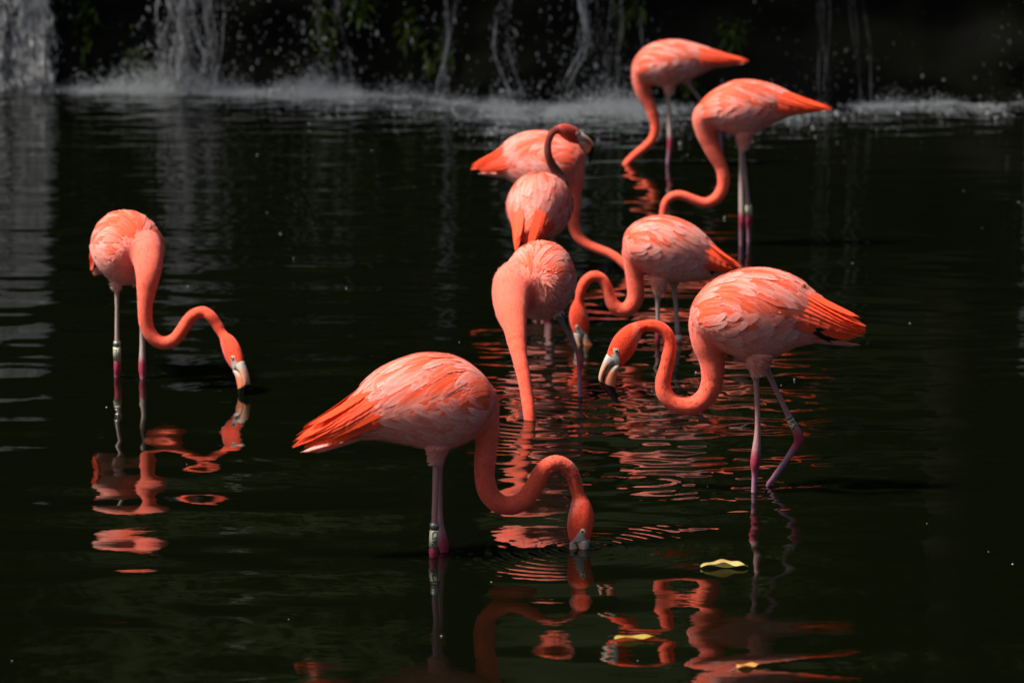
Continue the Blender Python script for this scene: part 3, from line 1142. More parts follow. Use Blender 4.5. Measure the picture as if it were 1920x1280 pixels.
BIRDS = [
    dict(id=1, G=(822, 1040), yaw=12, zoom=Z1, pal=.18,
         label='flamingo with face dipped in the water, tail spread, leg band reading C590',
         tail=(72, 614), tailspread=.048, redhead=.35, mud=(.78, .99), vox=.0036, down=13000,
         body=[((300, 425), (330, 545), .035), ((375, 360), (410, 560), .062), ((520, 215), (560, 570), .100),
               ((680, 140), (700, 597), .130), ((820, 120), (830, 622), .145), ((960, 150), (940, 597), .140),
               ((1065, 222), (1020, 553), .118), ((1130, 300), (1075, 490), .085)],
         neck=[(1066, 370, .058), (1085, 455, .049), (1095, 545, .0415), (1086, 650, .0355), (1082, 760, .033), (1104, 848, .0325),
               (1160, 902, .032), (1235, 908, .031), (1300, 870, .030), (1347, 795, .029), (1392, 722, .0275), (1450, 690, .0265),
               (1513, 715, .0255), (1552, 785, .0235), (1568, 855, .0225)],
         head=dict(yaw=-12, phi=-35, k=1.0),
         legs=[dict(side=-1, ankle=5, p=[(840, 590, .045), (838, 640, .030), (834, 685, .0185), (829, 720, .0115), (817, 1105, .0112), (815, 1150, .0155), (815, 1180, .0140)],
                    band=dict(y0=1042, y1=1122, r=.0158, metal=.021, txt=('C590', (0.12, -2.5)), style='text')),
               dict(side=1, ankle=4, p=[(850, 600, .03), (848, 680, .014), (846, 800, .0105), (851, 1000, .0110), (868, 1120, .0175), (870, 1155, .0140)])],
         rings=[(1092, 1028, .0036, .055, .24)]),
    dict(id=2, G=(1420, 922), yaw=180, zoom=Z2, pal=.45, black=1,
         label='flamingo walking with head raised clear of the water, black beak tip, band reading 533',
         tail=(1410, 395), tailspread=.048, taildrop=-.035, redhead=.95, vox=.0036, down=13000,
         body=[((1250, 262), (1230, 410), .035), ((1160, 195), (1130, 432), .065), ((1040, 103), (1030, 458), .100),
               ((900, 62), (920, 508), .130), ((760, 75), (800, 520), .145), ((640, 128), (715, 490), .138),
               ((555, 205), (650, 455), .115), ((512, 275), (590, 420), .085)],
         neck=[(604, 330, .068), (606, 430, .060), (625, 520, .046), (630, 600, .0395), (612, 675, .0365), (562, 732, .0335),
               (500, 750, .0315), (432, 732, .030), (391, 688, .0285), (380, 630, .0268), (397, 560, .0255), (415, 480, .0245), (417, 420, .0232),
               (387, 370, .0222), (330, 347, .0205), (270, 350, .021)],
         head=dict(yaw=180, phi=0),
         legs=[dict(side=1, ankle=5, p=[(855, 480, .05), (848, 540, .036), (846, 590, .0190), (847, 625, .0105), (855, 860, .0105), (843, 1030, .0178), (840, 1090, .0105), (836, 1182, .0098)]),
               dict(side=-1, ankle=3, p=[(880, 500, .022), (905, 575, .0115), (1010, 800, .0105), (1062, 915, .0178), (1020, 985, .0115), (930, 1115, .0105), (908, 1148, .010)],
                    band=dict(y0=818, y1=886, r=.0135, metal=.012, txt=('533', (-0.35, 0.95, 2.6)), style='text'))],
         rings=[(1160, 760, .0012, .10, .4), (1215, 905, .0016, .075, .30)]),
    dict(id=3, cleg=np.array([.44, .33, .30]), G=(243, 709), yaw=-67, zoom=Z3, pal=.45,
         label='flamingo apart from the flock with beak tip touching the water, band on one leg',
         place=(.0, .035, 3, .93), wscale=1.0, redhead=.6, vox=.004, down=9000, tailspread=.03,
         neck=[(490, 330, .070, .10), (506, 420, .062, .17), (503, 510, .050, .22), (494, 600, .037, .24), (486, 700, .029, .25), (495, 800, .0275, .25),
               (532, 870, .027, .25), (590, 904, .0265, .25), (650, 892, .026, .25), (700, 840, .0255, .25), (745, 770, .024, .25),
               (790, 730, .023, .26), (835, 718, .022, .26), (880, 745, .0215, .27), (920, 800, .021, .27), (955, 862, .020, .28)],
         head=dict(yaw=-48, phi=4, k=.98),
         legs=[dict(side=-1, ankle=5, p=[(318, 440, .04), (316, 520, .027), (318, 575, .0175), (318, 620, .0095), (318, 900, .0095), (321, 1055, .0150), (318, 1112, .0105)],
                    band=dict(y0=935, y1=1012, r=.0155, metal=.022, style='marks')),
               dict(side=1, ankle=4, p=[(440, 480, .04), (448, 540, .024), (458, 600, .0105), (470, 900, .0105), (470, 1058, .0155), (472, 1118, .011)])],
         rings=[(440, 738, .0008, .07, .2)]),
    dict(id=4, G=(1010, 742), yaw=-101, zoom=Z5, pal=.35,
         label='flamingo facing the viewer with straight neck plunged into the water',
         place=(-.02, -.045, 2, .96), wscale=.98, redhead=.3, vox=.004, down=9000,
         neck=[(265, 430, .082, .06), (245, 530, .076, .15), (250, 620, .061, .24), (267, 700, .0455, .31), (280, 790, .037, .37),
               (300, 900, .0285, .43), (322, 1000, .026, .47), (338, 1100, .0245, .50), (350, 1190, .0235, .53), (355, 1240, .023, .54), (360, 1330, .022, .56)],
         legs=[dict(side=1, ankle=4, p=[(500, 590, .03), (535, 650, .014), (562, 705, .0095), (632, 845, .0095), (648, 892, .0135), (645, 960, .009), (648, 1112, .0085)]),
               dict(side=-1, ankle=3, p=[(320, 560, .03), (310, 650, .012), (318, 900, .0095), (325, 1050, .014), (328, 1112, .009)])],
         rings=[(993, 786, .0038, .075, .40), (1087, 742, .0015, .06, .25)], cleg=np.array([.16, .12, .14])),
    dict(id=5, cleg=np.array([.44, .33, .30]), G=(1245, 644), yaw=186, zoom=Z5, pal=.85, black=1,
         label='pale flamingo with curled neck and chin at the water, black feathers showing under wing',
         tail=(1590, 355), tailspread=.02, taildrop=-.03, redhead=.7, vox=.004, down=8000,
         body=[((1490, 290), (1480, 395), .035), ((1410, 190), (1400, 410), .070), ((1310, 103), (1310, 425), .105),
               ((1200, 57), (1210, 432), .135), ((1090, 50), (1120, 430), .145), ((990, 85), (1035, 380), .135),
               ((928, 135), (975, 340), .110), ((897, 190), (935, 310), .08)],
         neck=[(962, 250, .054), (960, 340, .043), (968, 420, .039), (975, 490, .0365), (963, 550, .035), (930, 588, .033),
               (885, 598, .031), (842, 565, .028), (817, 510, .0245), (800, 450, .0235), (770, 407, .023),
               (720, 400, .0225), (677, 432, .022), (652, 490, .021), (645, 540, .0205)],
         head=dict(yaw=180, phi=-40, k=.93),
         legs=[dict(side=1, ankle=4, p=[(1110, 400, .045), (1107, 455, .032), (1104, 500, .0185), (1103, 550, .0105), (1103, 770, .011), (1103, 795, .011)]),
               dict(side=-1, ankle=3, p=[(1190, 420, .02), (1203, 500, .0105), (1214, 650, .0105), (1222, 775, .013), (1223, 790, .012)],
                    band=dict(y0=745, y1=782, r=.0150, style='plain'))],
         rings=[(1092, 636, .0015, .07, .3)]),
    dict(id=6, G=(1012, 592), yaw=80, zoom=Z4, pal=.7,
         label='flamingo seen from behind with dark slender neck raised and beak hanging to one side',
         place=(.0, -.01, 6, .96), wscale=1.0, redhead=.12, vox=.004, down=8000,
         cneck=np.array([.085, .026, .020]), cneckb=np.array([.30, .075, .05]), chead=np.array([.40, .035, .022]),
         neck=[(700, 760, .07, -.20), (800, 680, .050, -.27), (850, 590, .034, -.30), (815, 510, .026, -.30), (768, 430, .0205, -.29),
               (740, 350, .0172, -.28), (738, 270, .0160, -.28), (760, 195, .0165, -.28), (806, 140, .018, -.28)],
         head=dict(yaw=22, phi=30, k=.82),
         legs=[dict(side=-1, ankle=3, p=[(735, 900, .03), (735, 1000, .0185), (738, 1060, .0105), (740, 1600, .0155), (740, 1660, .011)]),
               dict(side=1, ankle=3, p=[(775, 900, .03), (775, 1000, .0185), (778, 1060, .0105), (760, 1610, .0155), (760, 1670, .011)])],
         rings=[]),
    dict(id=7, G=(1015, 505), yaw=-22, zoom=Z4, pal=.3,
         label='flamingo with pale tail tip stretching its neck low behind another bird',
         tail=(110, 470), tailspread=.02, taildrop=-.02, redhead=.2, vox=.0045, down=8000,
         body=[((250, 378), (310, 490), .03), ((350, 290), (400, 545), .062), ((460, 207), (500, 600), .100),
               ((590, 163), (620, 660), .130), ((730, 166), (740, 690), .145), ((860, 207), (830, 690), .138),
               ((960, 268), (900, 660), .115), ((1030, 345), (955, 600), .085)],
         neck=[(945, 470, .062), (962, 580, .045), (966, 680, .031), (962, 780, .0262), (952, 870, .0268), (955, 950, .027),
               (990, 1030, .0245), (1060, 1090, .0225), (1150, 1130, .021), (1250, 1170, .020), (1330, 1222, .020), (1400, 1290, .020), (1430, 1350, .02), (1440, 1420, .02)],
         legs=[dict(side=-1, ankle=3, p=[(700, 650, .045), (700, 740, .0185), (700, 800, .0105), (700, 1200, .0155), (700, 1300, .011)]),
               dict(side=1, ankle=3, p=[(640, 650, .045), (640, 740, .0185), (640, 800, .0105), (640, 1180, .0155), (640, 1280, .011)])],
         rings=[]),
    dict(id=8, cleg=np.array([.44, .33, .30]), G=(1394, 460), yaw=180, zoom=Z6, pal=.4,
         label='flamingo with long tail and neck looped into the water, both legs close together',
         tail=(1165, 432), tailspread=.012, taildrop=-.01, redhead=.2, vox=.0045, down=8000,
         body=[((1060, 388), (1050, 445), .03), ((950, 345), (940, 470), .06), ((860, 305), (850, 512), .100),
               ((760, 282), (760, 558), .132), ((660, 285), (690, 570), .145), ((570, 327), (625, 555), .132),
               ((502, 377), (560, 530), .105), ((458, 435), (515, 510), .085)],
         neck=[(508, 470, .070), (507, 540, .055), (532, 610, .046), (560, 670, .038), (590, 730, .032), (603, 790, .0300),
               (595, 850, .029), (560, 900, .0275), (510, 920, .0245), (450, 905, .0235), (400, 885, .0225), (350, 880, .0215),
               (310, 905, .021), (292, 950, .020), (288, 1050, .02), (288, 1160, .02), (290, 1250, .02)],
         legs=[dict(side=1, ankle=4, p=[(710, 540, .05), (705, 590, .034), (702, 640, .0190), (694, 675, .0110), (700, 1010, .0175), (695, 1060, .012), (694, 1140, .010)]),
               dict(side=-1, ankle=4, p=[(680, 540, .03), (690, 600, .02), (712, 740, .0105), (732, 930, .0105), (737, 1010, .0175), (736, 1055, .012), (735, 1120, .010)],
                    band=dict(y0=935, y1=985, r=.0165, style='plain'))],
         rings=[]),
    dict(id=9, cleg=np.array([.44, .33, .30]), G=(1255, 309), yaw=180, zoom=Z6, pal=.35,
         label='flamingo wading beside the waterfall spray, one leg stretched back',
         tail=(742, 188), tailspread=.012, taildrop=-.006, redhead=.2, vox=.0045, down=8000,
         body=[((630, 148), (620, 183), .025), ((530, 115), (530, 225), .06), ((440, 87), (450, 265), .100),
               ((350, 70), (370, 300), .130), ((260, 82), (310, 318), .140), ((190, 117), (250, 310), .122),
               ((142, 170), (210, 295), .10), ((120, 215), (180, 280), .075)],
         neck=[(182, 240, .066), (175, 300, .055), (190, 360, .042), (217, 410, .035), (238, 470, .0305), (248, 520, .0275),
               (236, 580, .025), (200, 622, .0235), (160, 655, .0225), (120, 690, .0215), (98, 715, .021), (85, 760, .02), (80, 800, .02)],
         legs=[dict(side=1, ankle=4, p=[(320, 280, .045), (315, 320, .030), (314, 352, .0185), (315, 385, .0115), (325, 608, .0165), (318, 660, .0115), (311, 722, .0105)]),
               dict(side=-1, ankle=4, p=[(390, 260, .03), (410, 292, .018), (440, 328, .0115), (480, 378, .011), (570, 500, .016), (588, 580, .011), (593, 700, .0105)])],
         rings=[]),
]
for sp in BIRDS:
    build_flamingo(sp)
# ------------------------------------------------------------------ pond: water, bed
def build_water():
    xs = np.concatenate([np.linspace(-16, -4.6, 24)[:-1], np.arange(-4.6, -2.3, .05), np.arange(-2.3, 2.3, .02), np.arange(2.3, 4.6, .05), np.linspace(4.6, 16, 24)])
    ys = np.concatenate([np.linspace(2, 11.4, 40)[:-1], np.arange(11.4, 20, .0135), np.arange(20, 31, .034)])
    X, Y = np.meshgrid(xs, ys, indexing='ij')
    H = np.zeros_like(X)
    r = np.random.default_rng(11)
    # long swell and chop, crests mostly across the view
    def train(n, l0, l1, slope, spread, mask=1.0, base=90):
        out = np.zeros_like(X)
        for q in range(n):
            lam = math.exp(r.uniform(math.log(l0), math.log(l1)))
            a = R(base + r.normal(0, spread))
            k = 2 * math.pi / lam
            out += slope / k / math.sqrt(n) * 1.414 * np.sin(k * (math.cos(a) * X + math.sin(a) * Y) + r.uniform(0, 6.28))
        return out * mask
    fade = np.clip((Y - 11.4) / .5, 0, 1)
    calm = 1 - .55 * np.clip((X - 1.35) / .5, 0, 1)
    H += train(12, .5, 1.1, .017, 14) * calm
    H += train(14, .22, .5, .009, 24) * calm
    far = np.clip((Y - 15.5) / 4, 0, 1)
    H += train(16, .16, .40, .020, 16, far) * calm
    # disturbed patch where the flock stirs the water
    pat = np.exp(-(((X - .55) / 1.0) ** 2 + ((Y - 16.3) / 1.7) ** 2))
    H += train(18, .09, .30, .050, 35, pat)
    # turbulence below the falls
    wall = np.clip((Y - 24.5) / 3.5, 0, 1) ** 1.5
    H += train(20, .12, .5, .09, 60, wall)
    for (c, a, lam, rad) in RINGS:
        d = np.hypot(X - c[0], Y - c[1])
        d = d + .02 * np.sin(X * 7 + c[0] * 9) * np.sin(Y * 4 + c[1])
        gate = .55 + .45 * np.sin(np.arctan2(Y - c[1], X - c[0]) * 2 + c[0] * 5)
        H += a * gate * np.sin(2 * math.pi * d / lam) * np.exp(-d / rad) * np.clip(d / .03, 0, 1)
    for c, a in LEGS_ALL:
        d = np.hypot(X - c[0], Y - c[1])
        H += .0014 * np.sin(2 * math.pi * d / .06) * np.exp(-d / .12)
    H *= fade
    V = np.stack([X, Y, H], -1).reshape(-1, 3)
    o = mesh_np('water', V, grid_faces(len(xs), len(ys))[:, ::-1], M_WATER)
    tag(o, kind='structure')


build_water()
bm = bmesh.new()
bmesh.ops.create_grid(bm, x_segments=40, y_segments=40, size=1)
for v in bm.verts:
    v.co = Vector((v.co.x * 60, 20 + v.co.y * 60, -.31 + .0 * v.co.x))
me = bpy.data.meshes.new('pond_bed')
bm.to_mesh(me)
bm.free()
me.materials.append(M_BED)
tag(link(bpy.data.objects.new('pond_bed', me)), kind='structure')


# ------------------------------------------------------------------ cliff, and out of view an added hillside
def wall_y(x):
    return 29.1 - .55 * np.clip((x + .9) / 1.6, 0, 1) + .12 * np.sin(x * 1.3 + .6)


def fbm(x, y, z, o=4):
    return mnoise.fractal(Vector((x, y, z)), 1.0, 2.0, o)


xs = np.arange(-16, 16.01, .11)
zs = np.concatenate([np.arange(-.4, 1.7, .085), [1.74, 1.8, 1.9, 2.0]])
V = []
for i, x in enumerate(xs):
    for j, z in enumerate(zs):
        y = float(wall_y(x)) + .25 * fbm(x * .7, 3.1, z * .9) + .12 * fbm(x * 2.2, 9.0, z * 3.0) + .10 * z
        if z > 1.72:
            y += [.15, .6, 1.4, 3.0][int(np.argmin(np.abs(np.array([1.74, 1.8, 1.9, 2.0]) - z)))]
        V.append((x, y, z))
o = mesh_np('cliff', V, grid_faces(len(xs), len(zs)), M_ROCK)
tag(o, kind='structure')
xs = np.linspace(-45, 45, 70)
ys = np.linspace(0, 1, 40)
V = []
for x in xs:
    for t in ys:
        y = 30.5 + 16 * t - (abs(x) / 45) ** 2 * 14
        z = 1.6 + 17 * t ** .8 + 1.4 * fbm(x * .25, t * 5, 1.7) * min(1, t * 6)
        V.append((x, y, z))
o = mesh_np('sky_block_hill', V, grid_faces(len(xs), len(ys)), M_HILL)  # unseen dark slope, put in to keep the sky out of the water's reflection
tag(o, kind='structure')


# ------------------------------------------------------------------ unseen trees added above the falls to shade the cliff and darken reflections
def leaf_cloud(centres, radii, n, size, seed, c_lo, c_hi):
    r = np.random.default_rng(seed)
    k = r.choice(len(centres), n, p=(radii ** 2) / (radii ** 2).sum())
    d = r.normal(0, 1, (n, 3))
    d /= np.linalg.norm(d, axis=1)[:, None]
    pos = centres[k] + d * (radii[k] * r.uniform(.45, 1.05, n) ** .6)[:, None] * [1, 1, .7]
    a = r.normal(0, 1, (n, 3))
    a /= np.linalg.norm(a, axis=1)[:, None]
    b_ = np.cross(a, r.normal(0, 1, (n, 3)))
    b_ /= np.linalg.norm(b_, axis=1)[:, None]
    s = size * r.uniform(.7, 1.3, n)[:, None]
    V = np.stack([pos - a * s * .5, pos + b_ * s * .24, pos + a * s * .5, pos - b_ * s * .24], 1).reshape(-1, 3)
    F = np.arange(4 * n).reshape(-1, 4)
    c = np.repeat(mixc(np.array(c_lo), np.array(c_hi), r.random((n, 1))), 4, axis=0)
    return V, F, c


def make_tree(seed):
    r = random.Random(seed)
    root = empty('added_shade_tree', (0, 0, 0))
    parts = []
    P = catmull(np.array([[0, 0, -.6, .26], [0, -.3, 2, .21], [.1, -1.0, 4.2, .16], [.1, -1.9, 6.2, .10], [0, -2.4, 7.6, .04]]), 24)
    parts.append(tube(P[:, :3], P[:, 3], 9))
    cs, rs = [], []
    for q in range(11):
        h = r.uniform(.4, .95)
        b0 = P[int(h * 23), :3]
        a = r.uniform(0, 6.28)
        L = r.uniform(1.4, 3.0)
        e = b0 + np.array([math.cos(a) * L, math.sin(a) * L * .9 - .2, r.uniform(-.2, 1.3)])
        Q = catmull(np.array([[*b0, .08], [*((b0 + e) / 2 + [0, 0, .25]), .05], [*e, .02]]), 8)
        parts.append(tube(Q[:, :3], Q[:, 3], 6))
        cs.append(e)
        rs.append(r.uniform(1.0, 1.7))
    cs.append(P[-1, :3]); rs.append(1.6)
    V, F = join_parts(parts)
    obj_pydata('trunk', V, F, M_BARK, root)
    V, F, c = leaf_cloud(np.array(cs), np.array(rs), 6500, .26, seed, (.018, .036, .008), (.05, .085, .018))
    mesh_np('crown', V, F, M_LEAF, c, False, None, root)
    return root


def copy_tree(o, parent=None):
    c = o.copy()
    col.objects.link(c)
    c.parent = parent
    for ch in o.children:
        k = ch.copy()
        col.objects.link(k)
        k.parent = c
    return c


t0 = make_tree(5)
spots = [(-15.0, 29.8, .3, 1.1), (-11.3, 30.2, 1.4, 1.05), (-7.6, 30.2, .8, 1.0), (-4.0, 29.9, -.35, 1.0), (-.5, 30.4, .5, 1.08), (3.2, 30.0, -.2, 1.0), (7.3, 30.2, .9, 1.05), (11.5, 29.8, .1, 1.1)]
for i, (x, y, rz, s) in enumerate(spots):
    o = t0 if i == 0 else copy_tree(t0)
    o.location = (x, y, 1.7)
    o.rotation_euler = (0, 0, rz * .5)
    o.scale = (s, s, s)
    tag(o, 'leafy dark green tree added out of view above the waterfalls to shade the cliff', 'tree', 'unseen trees added to shade the cliff')


# ------------------------------------------------------------------ falling water
def px_wall(x):
    X = (x - 960) / FPX * 29.4
    return X, float(wall_y(X)) - .12


def blob_cloud(pos, rad, stretch=None, tetra=False):
    """low poly drops: octahedra, or tetrahedra for the finest spray"""
    n = len(pos)
    if tetra:
        t = np.array([[.9, 0, -.5], [-.5, .8, -.5], [-.5, -.8, -.5], [0, 0, .9]], float)
        f = np.array([[0, 1, 3], [1, 2, 3], [2, 0, 3], [1, 0, 2]])
    else:
        t = np.array([[1, 0, 0], [-1, 0, 0], [0, 1, 0], [0, -1, 0], [0, 0, 1], [0, 0, -1]], float)
        f = np.array([[0, 2, 4], [2, 1, 4], [1, 3, 4], [3, 0, 4], [2, 0, 5], [1, 2, 5], [3, 1, 5], [0, 3, 5]])
    S = np.ones((n, 1, 3)) * rad[:, None, None]
    if stretch is not None:
        S = S * stretch[:, None, :]
    V = pos[:, None, :] + t[None] * S
    F = (np.arange(n)[:, None, None] * len(t) + f[None]).reshape(-1, 3)
    return V.reshape(-1, 3), F


def waterfall(name, x0, x1, nstr, rad, ndrop, label, seed, dropr=.008, wig=.05, per=420):
    r = np.random.default_rng(seed)
    X0, Yw = px_wall(x0)
    X1, _ = px_wall(x1)
    Yw = min(Yw, float(wall_y(X1)) - .12)
    root = empty(name, ((X0 + X1) / 2, Yw, 0))
    cx = (X0 + X1) / 2
    DP, DR, DS = [], [], []
    for q in range(nstr):
        x = r.uniform(X0, X1) - cx
        ph = r.uniform(0, 6.28, 4)

        def path(zz):
            fall = (1.7 - zz) / 1.7
            px = x * (1 + .5 * fall) + wig * (np.sin(zz * 3.1 + ph[0]) * .6 + np.sin(zz * 7.7 + ph[1]) * .35 + np.sin(zz * 17 + ph[2]) * .05)
            py = -.05 - .12 * fall + .03 * np.sin(zz * 6 + ph[3])
            return np.column_stack([px, py, zz])
        zz = np.linspace(1.7, -.02, 70)
        env = np.clip(.55 + .8 * np.sin(zz * 4.3 + ph[1]) * np.sin(zz * 11.1 + ph[2]) + r.normal(0, .25, 70), .08, 1.5)
        rr = rad * r.uniform(.12, .45) * env
        V, F = tube(path(zz), rr, 6)
        obj_pydata('strand', V, F, M_FALL, root)
        m = int(per)
        zz = r.uniform(-.02, 1.7, m)
        zz = zz[r.random(m) < .25 + .75 * np.clip(np.sin(zz * 9 + ph[0] * 3) + .4, 0, 1)]
        m = len(zz)
        fall = (1.7 - zz) / 1.7
        pp = path(zz) + r.normal(0, 1, (m, 3)) * (rad * .7 + .022 * fall)[:, None] * [1, .6, 1]
        DP.append(pp)
        DR.append(rad * .17 * r.lognormal(0, .5, m))
        DS.append(np.column_stack([r.uniform(.6, 1.1, m), np.ones(m), r.uniform(2.0, 7.0, m)]))
    if ndrop:
        DP.append(np.column_stack([r.normal(0, (X1 - X0) * .6 + .05, ndrop), r.normal(-.12, .08, ndrop), 1.4 * r.random(ndrop) ** 1.3]))
        DR.append(dropr * .6 * r.lognormal(0, .5, ndrop))
        DS.append(np.column_stack([r.uniform(.6, 1.2, ndrop), np.ones(ndrop), r.uniform(.9, 2.6, ndrop)]))
    V, F = blob_cloud(np.vstack(DP), np.concatenate(DR), np.vstack(DS), True)
    tag(mesh_np('drops', V, F, M_FALL, None, True, None, root), kind='stuff')
    tag(root, label, 'waterfall', 'streams of the waterfall')
    return root


waterfall('waterfall', -60, 72, 52, .029, 260, 'thick bright curtain of water where the cliff ends in green growth', 1, .010, .05)
waterfall('waterfall', 330, 392, 14, .016, 420, 'branching white stream splashing into the widest patch of foam', 2, .009, .09)
waterfall('waterfall', 410, 440, 3, .008, 240, 'thin broken stream of drops beside the branching white stream', 3, .008, .06)
waterfall('waterfall', 545, 650, 3, .006, 420, 'loose spray of drops over a mossy ledge', 4, .009, .08)
waterfall('waterfall', 812, 848, 4, .008, 160, 'narrow double trickle with green moss beside it', 5, .007, .06)
waterfall('waterfall', 950, 972, 2, .012, 110, 'short twisting trickle beside the thick roped stream', 6, .008, .10)
waterfall('waterfall', 1052, 1076, 2, .019, 150, 'single thick roped stream twisting down the dark rock', 7, .008, .12)
waterfall('waterfall', 1105, 1200, 7, .006, 260, 'veil of thin faint trickles behind the two far flamingos', 8, .007, .04)
waterfall('waterfall', 1440, 1580, 7, .0028, 200, 'barely visible veil of thin trickles on the darkest rock', 9, .005, .03)
waterfall('waterfall', 1868, 1915, 4, .005, 110, 'faint lone trickle past the darkest rock', 10, .006, .04)

# foam and splash along the foot of the cliff
r = np.random.default_rng(21)
segs = [(-40, 120, 700, 152, .10, .05), (180, 620, 4600, 164, .22, .075), (560, 820, 1500, 178, .40, .05), (800, 930, 1300, 198, .45, .05),
        (880, 1200, 3600, 200, .42, .065), (1190, 1560, 1300, 196, .35, .04), (1560, 1920, 1100, 192, .25, .04)]
P_, R_ = [], []
for x0, x1, n, yp, dep, hgt in segs:
    n = int(n * 11)
    x = x0 - 60 + (x1 - x0 + 120) * r.beta(1.35, 1.35, n)
    X = (x - 960) / FPX * 28.5
    yq = np.interp(x, [0, 200, 560, 800, 940, 1190, 1560, 1920], [152, 161, 168, 182, 203, 202, 197, 192])
    Yb = 2.94 * FPX / (yq + 650) + .22 * np.array([mnoise.noise(Vector((a * 1.1, 4.0, 0))) + .5 * mnoise.noise(Vector((a * 4.3, 8.0, 0))) for a in X])
    Y = Yb + .1 * np.sin(X * 3) - r.gamma(1.6, dep * .62, n) + dep * .7
    Y = np.where(Y > wall_y(X) - .06, wall_y(X) - .06 - r.random(n) * .25, Y)
    gx = np.round(X / .04).astype(int)
    gy = np.round(Y / .06).astype(int)
    memo = {}
    cl = np.empty(n)
    for q, key in enumerate(zip(gx, gy)):
        if key not in memo:
            memo[key] = fbm(key[0] * .088, key[1] * .132, 0)
        cl[q] = memo[key]
    edge_ = .55 * np.array([mnoise.noise(Vector((a * .9, 1.0, 3.0))) for a in X])
    keep = cl + edge_ > r.uniform(-.45, .75, n)
    hz = r.exponential(hgt * .55, n) * np.clip(.5 + 1.3 * cl, 0.03, 1.8)
    P_.append(np.column_stack([X, Y, hz])[keep])
    R_.append((r.lognormal(0, .45, n) * np.where(r.random(n) < .03, .0055, .0026))[keep])
P_, R_ = np.vstack(P_), np.concatenate(R_)
V, F = blob_cloud(P_, R_, np.column_stack([r.uniform(1, 1.9, len(P_)), r.uniform(.9, 1.4, len(P_)), r.uniform(.6, 1.1, len(P_))]), True)
o = mesh_np('foam', V, F, M_FOAM)
tag(o, 'grey white churned foam along the foot of the waterfalls', 'foam', kind='stuff')
# bubbles and specks drifting on the pond
n = 55
x = r.uniform(0, 1920, n)
y = 250 + 1000 * r.random(n) ** 1.4
P_ = np.array([ground(a, b_, .001) for a, b_ in zip(x, y)])
V, F = blob_cloud(P_, r.lognormal(0, .4, n) * .0019, np.column_stack([np.ones(n) * 1.2, np.ones(n) * 1.2, np.ones(n) * .8]))
o = mesh_np('floating_specks', V, F, M_FOAM)
tag(o, 'tiny pale bubbles and specks drifting on the dark water', 'bubbles', kind='stuff')


# ------------------------------------------------------------------ plants on the cliff
def cliff_plant(x, ypx, h, w, n, label, seed, c_lo, c_hi, name='fern'):
    r = np.random.default_rng(seed)
    X, Yw = px_wall(x)
    zc = at_depth(x, ypx, Yw)[2]
    V, F, C = [], [], []
    for q in range(n):
        b0 = np.array([r.normal(0, w * .35), .12, r.normal(0, h * .3)])
        d = np.array([r.normal(0, .7), -abs(r.normal(.6, .3)), r.normal(.1, .5)])
        d /= np.linalg.norm(d)
        L = r.uniform(.05, .13)
        s = np.cross(d, [0, 0, 1.0])
        s /= np.linalg.norm(s) + 1e-9
        wd = L * r.uniform(.1, .2)
        m = b0 + d * L * .55 + [0, 0, .01]
        e = b0 + d * L + [0, 0, -L * .35]
        k = len(V)
        V += [b0 - s * wd * .3, b0 + s * wd * .3, m + s * wd, m - s * wd, e + s * wd * .1, e - s * wd * .1]
        F += [[k, k + 1, k + 2, k + 3], [k + 3, k + 2, k + 4, k + 5]]
        C += [mixc(np.array(c_lo), np.array(c_hi), r.random())] * 6
    o = empty(name, (X, Yw, max(zc, .03)))
    tag(mesh_np('fronds', V, F, M_LEAF, np.array(C), False, None, o), kind='stuff')
    tag(o, label, 'plant', 'plants clinging to the cliff')


plants = [(88, 8, .35, .16, 90, 'bright green clump high up beside the thick water curtain'),
          (82, 75, .14, .07, 50, 'small bright green tuft halfway up beside the thick water curtain'),
          (105, 115, .25, .14, 70, 'drooping green fringe low on the rock beside the thick water curtain'),
          (170, 40, .30, .12, 60, 'dark grassy strands hanging down the bare rock'),
          (262, 110, .2, .10, 40, 'dim green tuft between the bare rock and the branching stream'),
          (615, 60, .28, .12, 70, 'green moss strip hanging above the loose spray'),
          (680, 12, .16, .14, 80, 'yellow green fern growing high beside the loose spray'),
          (770, 50, .24, .10, 50, 'dim green moss patch near the narrow double trickle'),
          (820, 118, .26, .09, 60, 'mossy green streak under the narrow double trickle'),
          (1362, 70, .16, .09, 60, 'green tuft on the dark rock above the far flamingos'),
          (1290, 178, .1, .07, 40, 'low green tuft at the foot of the rock between the far flamingos'),
          (1175, 25, .16, .1, 40, 'dim fern above the veil of trickles')]
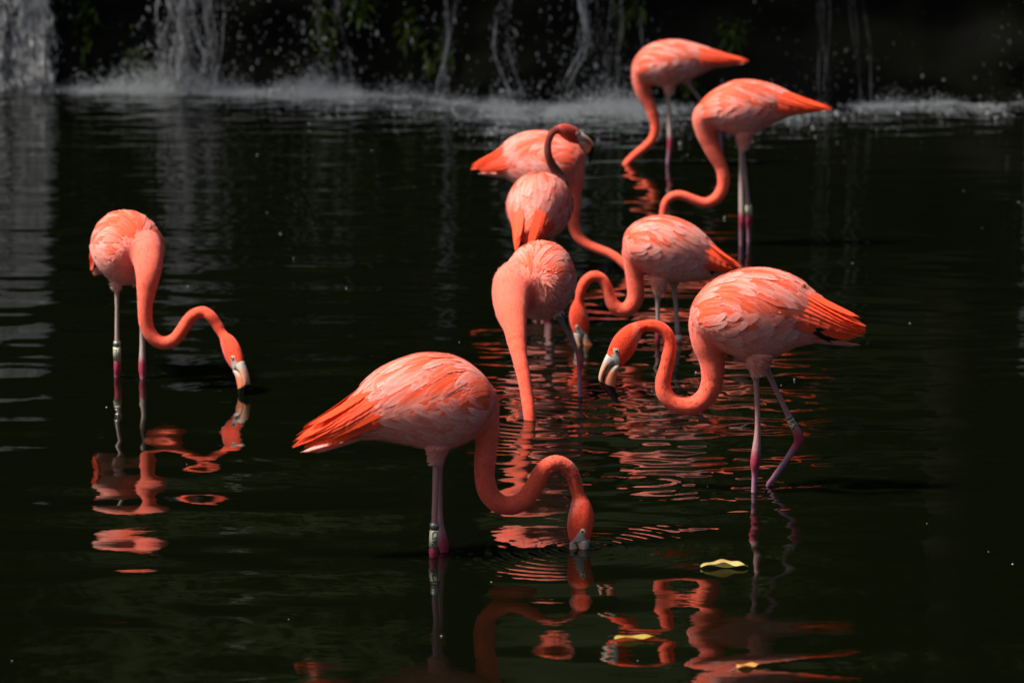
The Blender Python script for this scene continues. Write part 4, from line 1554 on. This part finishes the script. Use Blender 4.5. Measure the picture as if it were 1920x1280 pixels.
for q, (x, y, h, w, n, lab) in enumerate(plants):
    cliff_plant(x, y, h, w, n, lab, 40 + q, (.03, .06, .008), (.10, .15, .018))


# ------------------------------------------------------------------ floating leaves
def floating_leaf(px, py, L, W, rz, c, label, seed, curl=.02):
    r = np.random.default_rng(seed)
    g = ground(px, py)
    nu, nv = 22, 9
    u = np.linspace(0, 1, nu)
    v = np.linspace(-1, 1, nv)
    U, Vv = np.meshgrid(u, v, indexing='ij')
    wid = W * .5 * np.sin(np.pi * np.clip(U, .0, 1) ** .85) ** .75 + .0006
    X = (U - .5) * L
    Y = wid * Vv
    Zz = .004 + curl * np.abs(Vv) ** 1.6 * np.sin(np.pi * U) * (.75 + .25 * np.sin(U * 13 + 1.0 + 1.3 * (Vv > 0))) + .004 * np.sin(U * 9 + Vv)
    cc = np.array(c)[None, None] * (1 - .15 * r.random((nu, nv, 1)))
    brown = np.clip((np.abs(Vv) - .75) * 3 + .6 * (np.sin(U * 23 + Vv * 5) > .75), 0, 1)[..., None] * .6
    cc = mixc(cc, np.array([.26, .10, .02]), brown)
    o = mesh_np('fallen_leaf', np.stack([X, Y, Zz], -1).reshape(-1, 3), grid_faces(nu, nv), M_LEAF2, cc.reshape(-1, 3))
    st = np.array([[-L * .5, 0, .006], [-L * .58, .004, .009], [-L * .66, .002, .007]])
    V, F = tube(catmull(st, 8), np.full(8, .0012), 6)
    obj_pydata('stalk', V, F, M_BARK, o)
    o.location = (g[0], g[1], .001)
    o.rotation_euler = (0, 0, R(rz))
    tag(o, label, 'leaf', 'leaves floating on the pond')


M_LEAF2 = attr_mat('dead_leaf', 0.5, 60, 0.85, 1.08, .3, 120, 0, .35, trans=.15)
floating_leaf(1358, 1064, .155, .06, -3, (.42, .35, .11), 'curled pale yellow leaf afloat beside a flamingo leg reflection', 3, .022)
floating_leaf(1190, 1197, .125, .045, 6, (.36, .25, .04), 'flat mustard yellow leaf afloat in open dark water', 4, .004)
floating_leaf(1402, 1250, .075, .04, 20, (.40, .20, .04), 'small orange brown leaf afloat over a pink reflection', 5, .004)
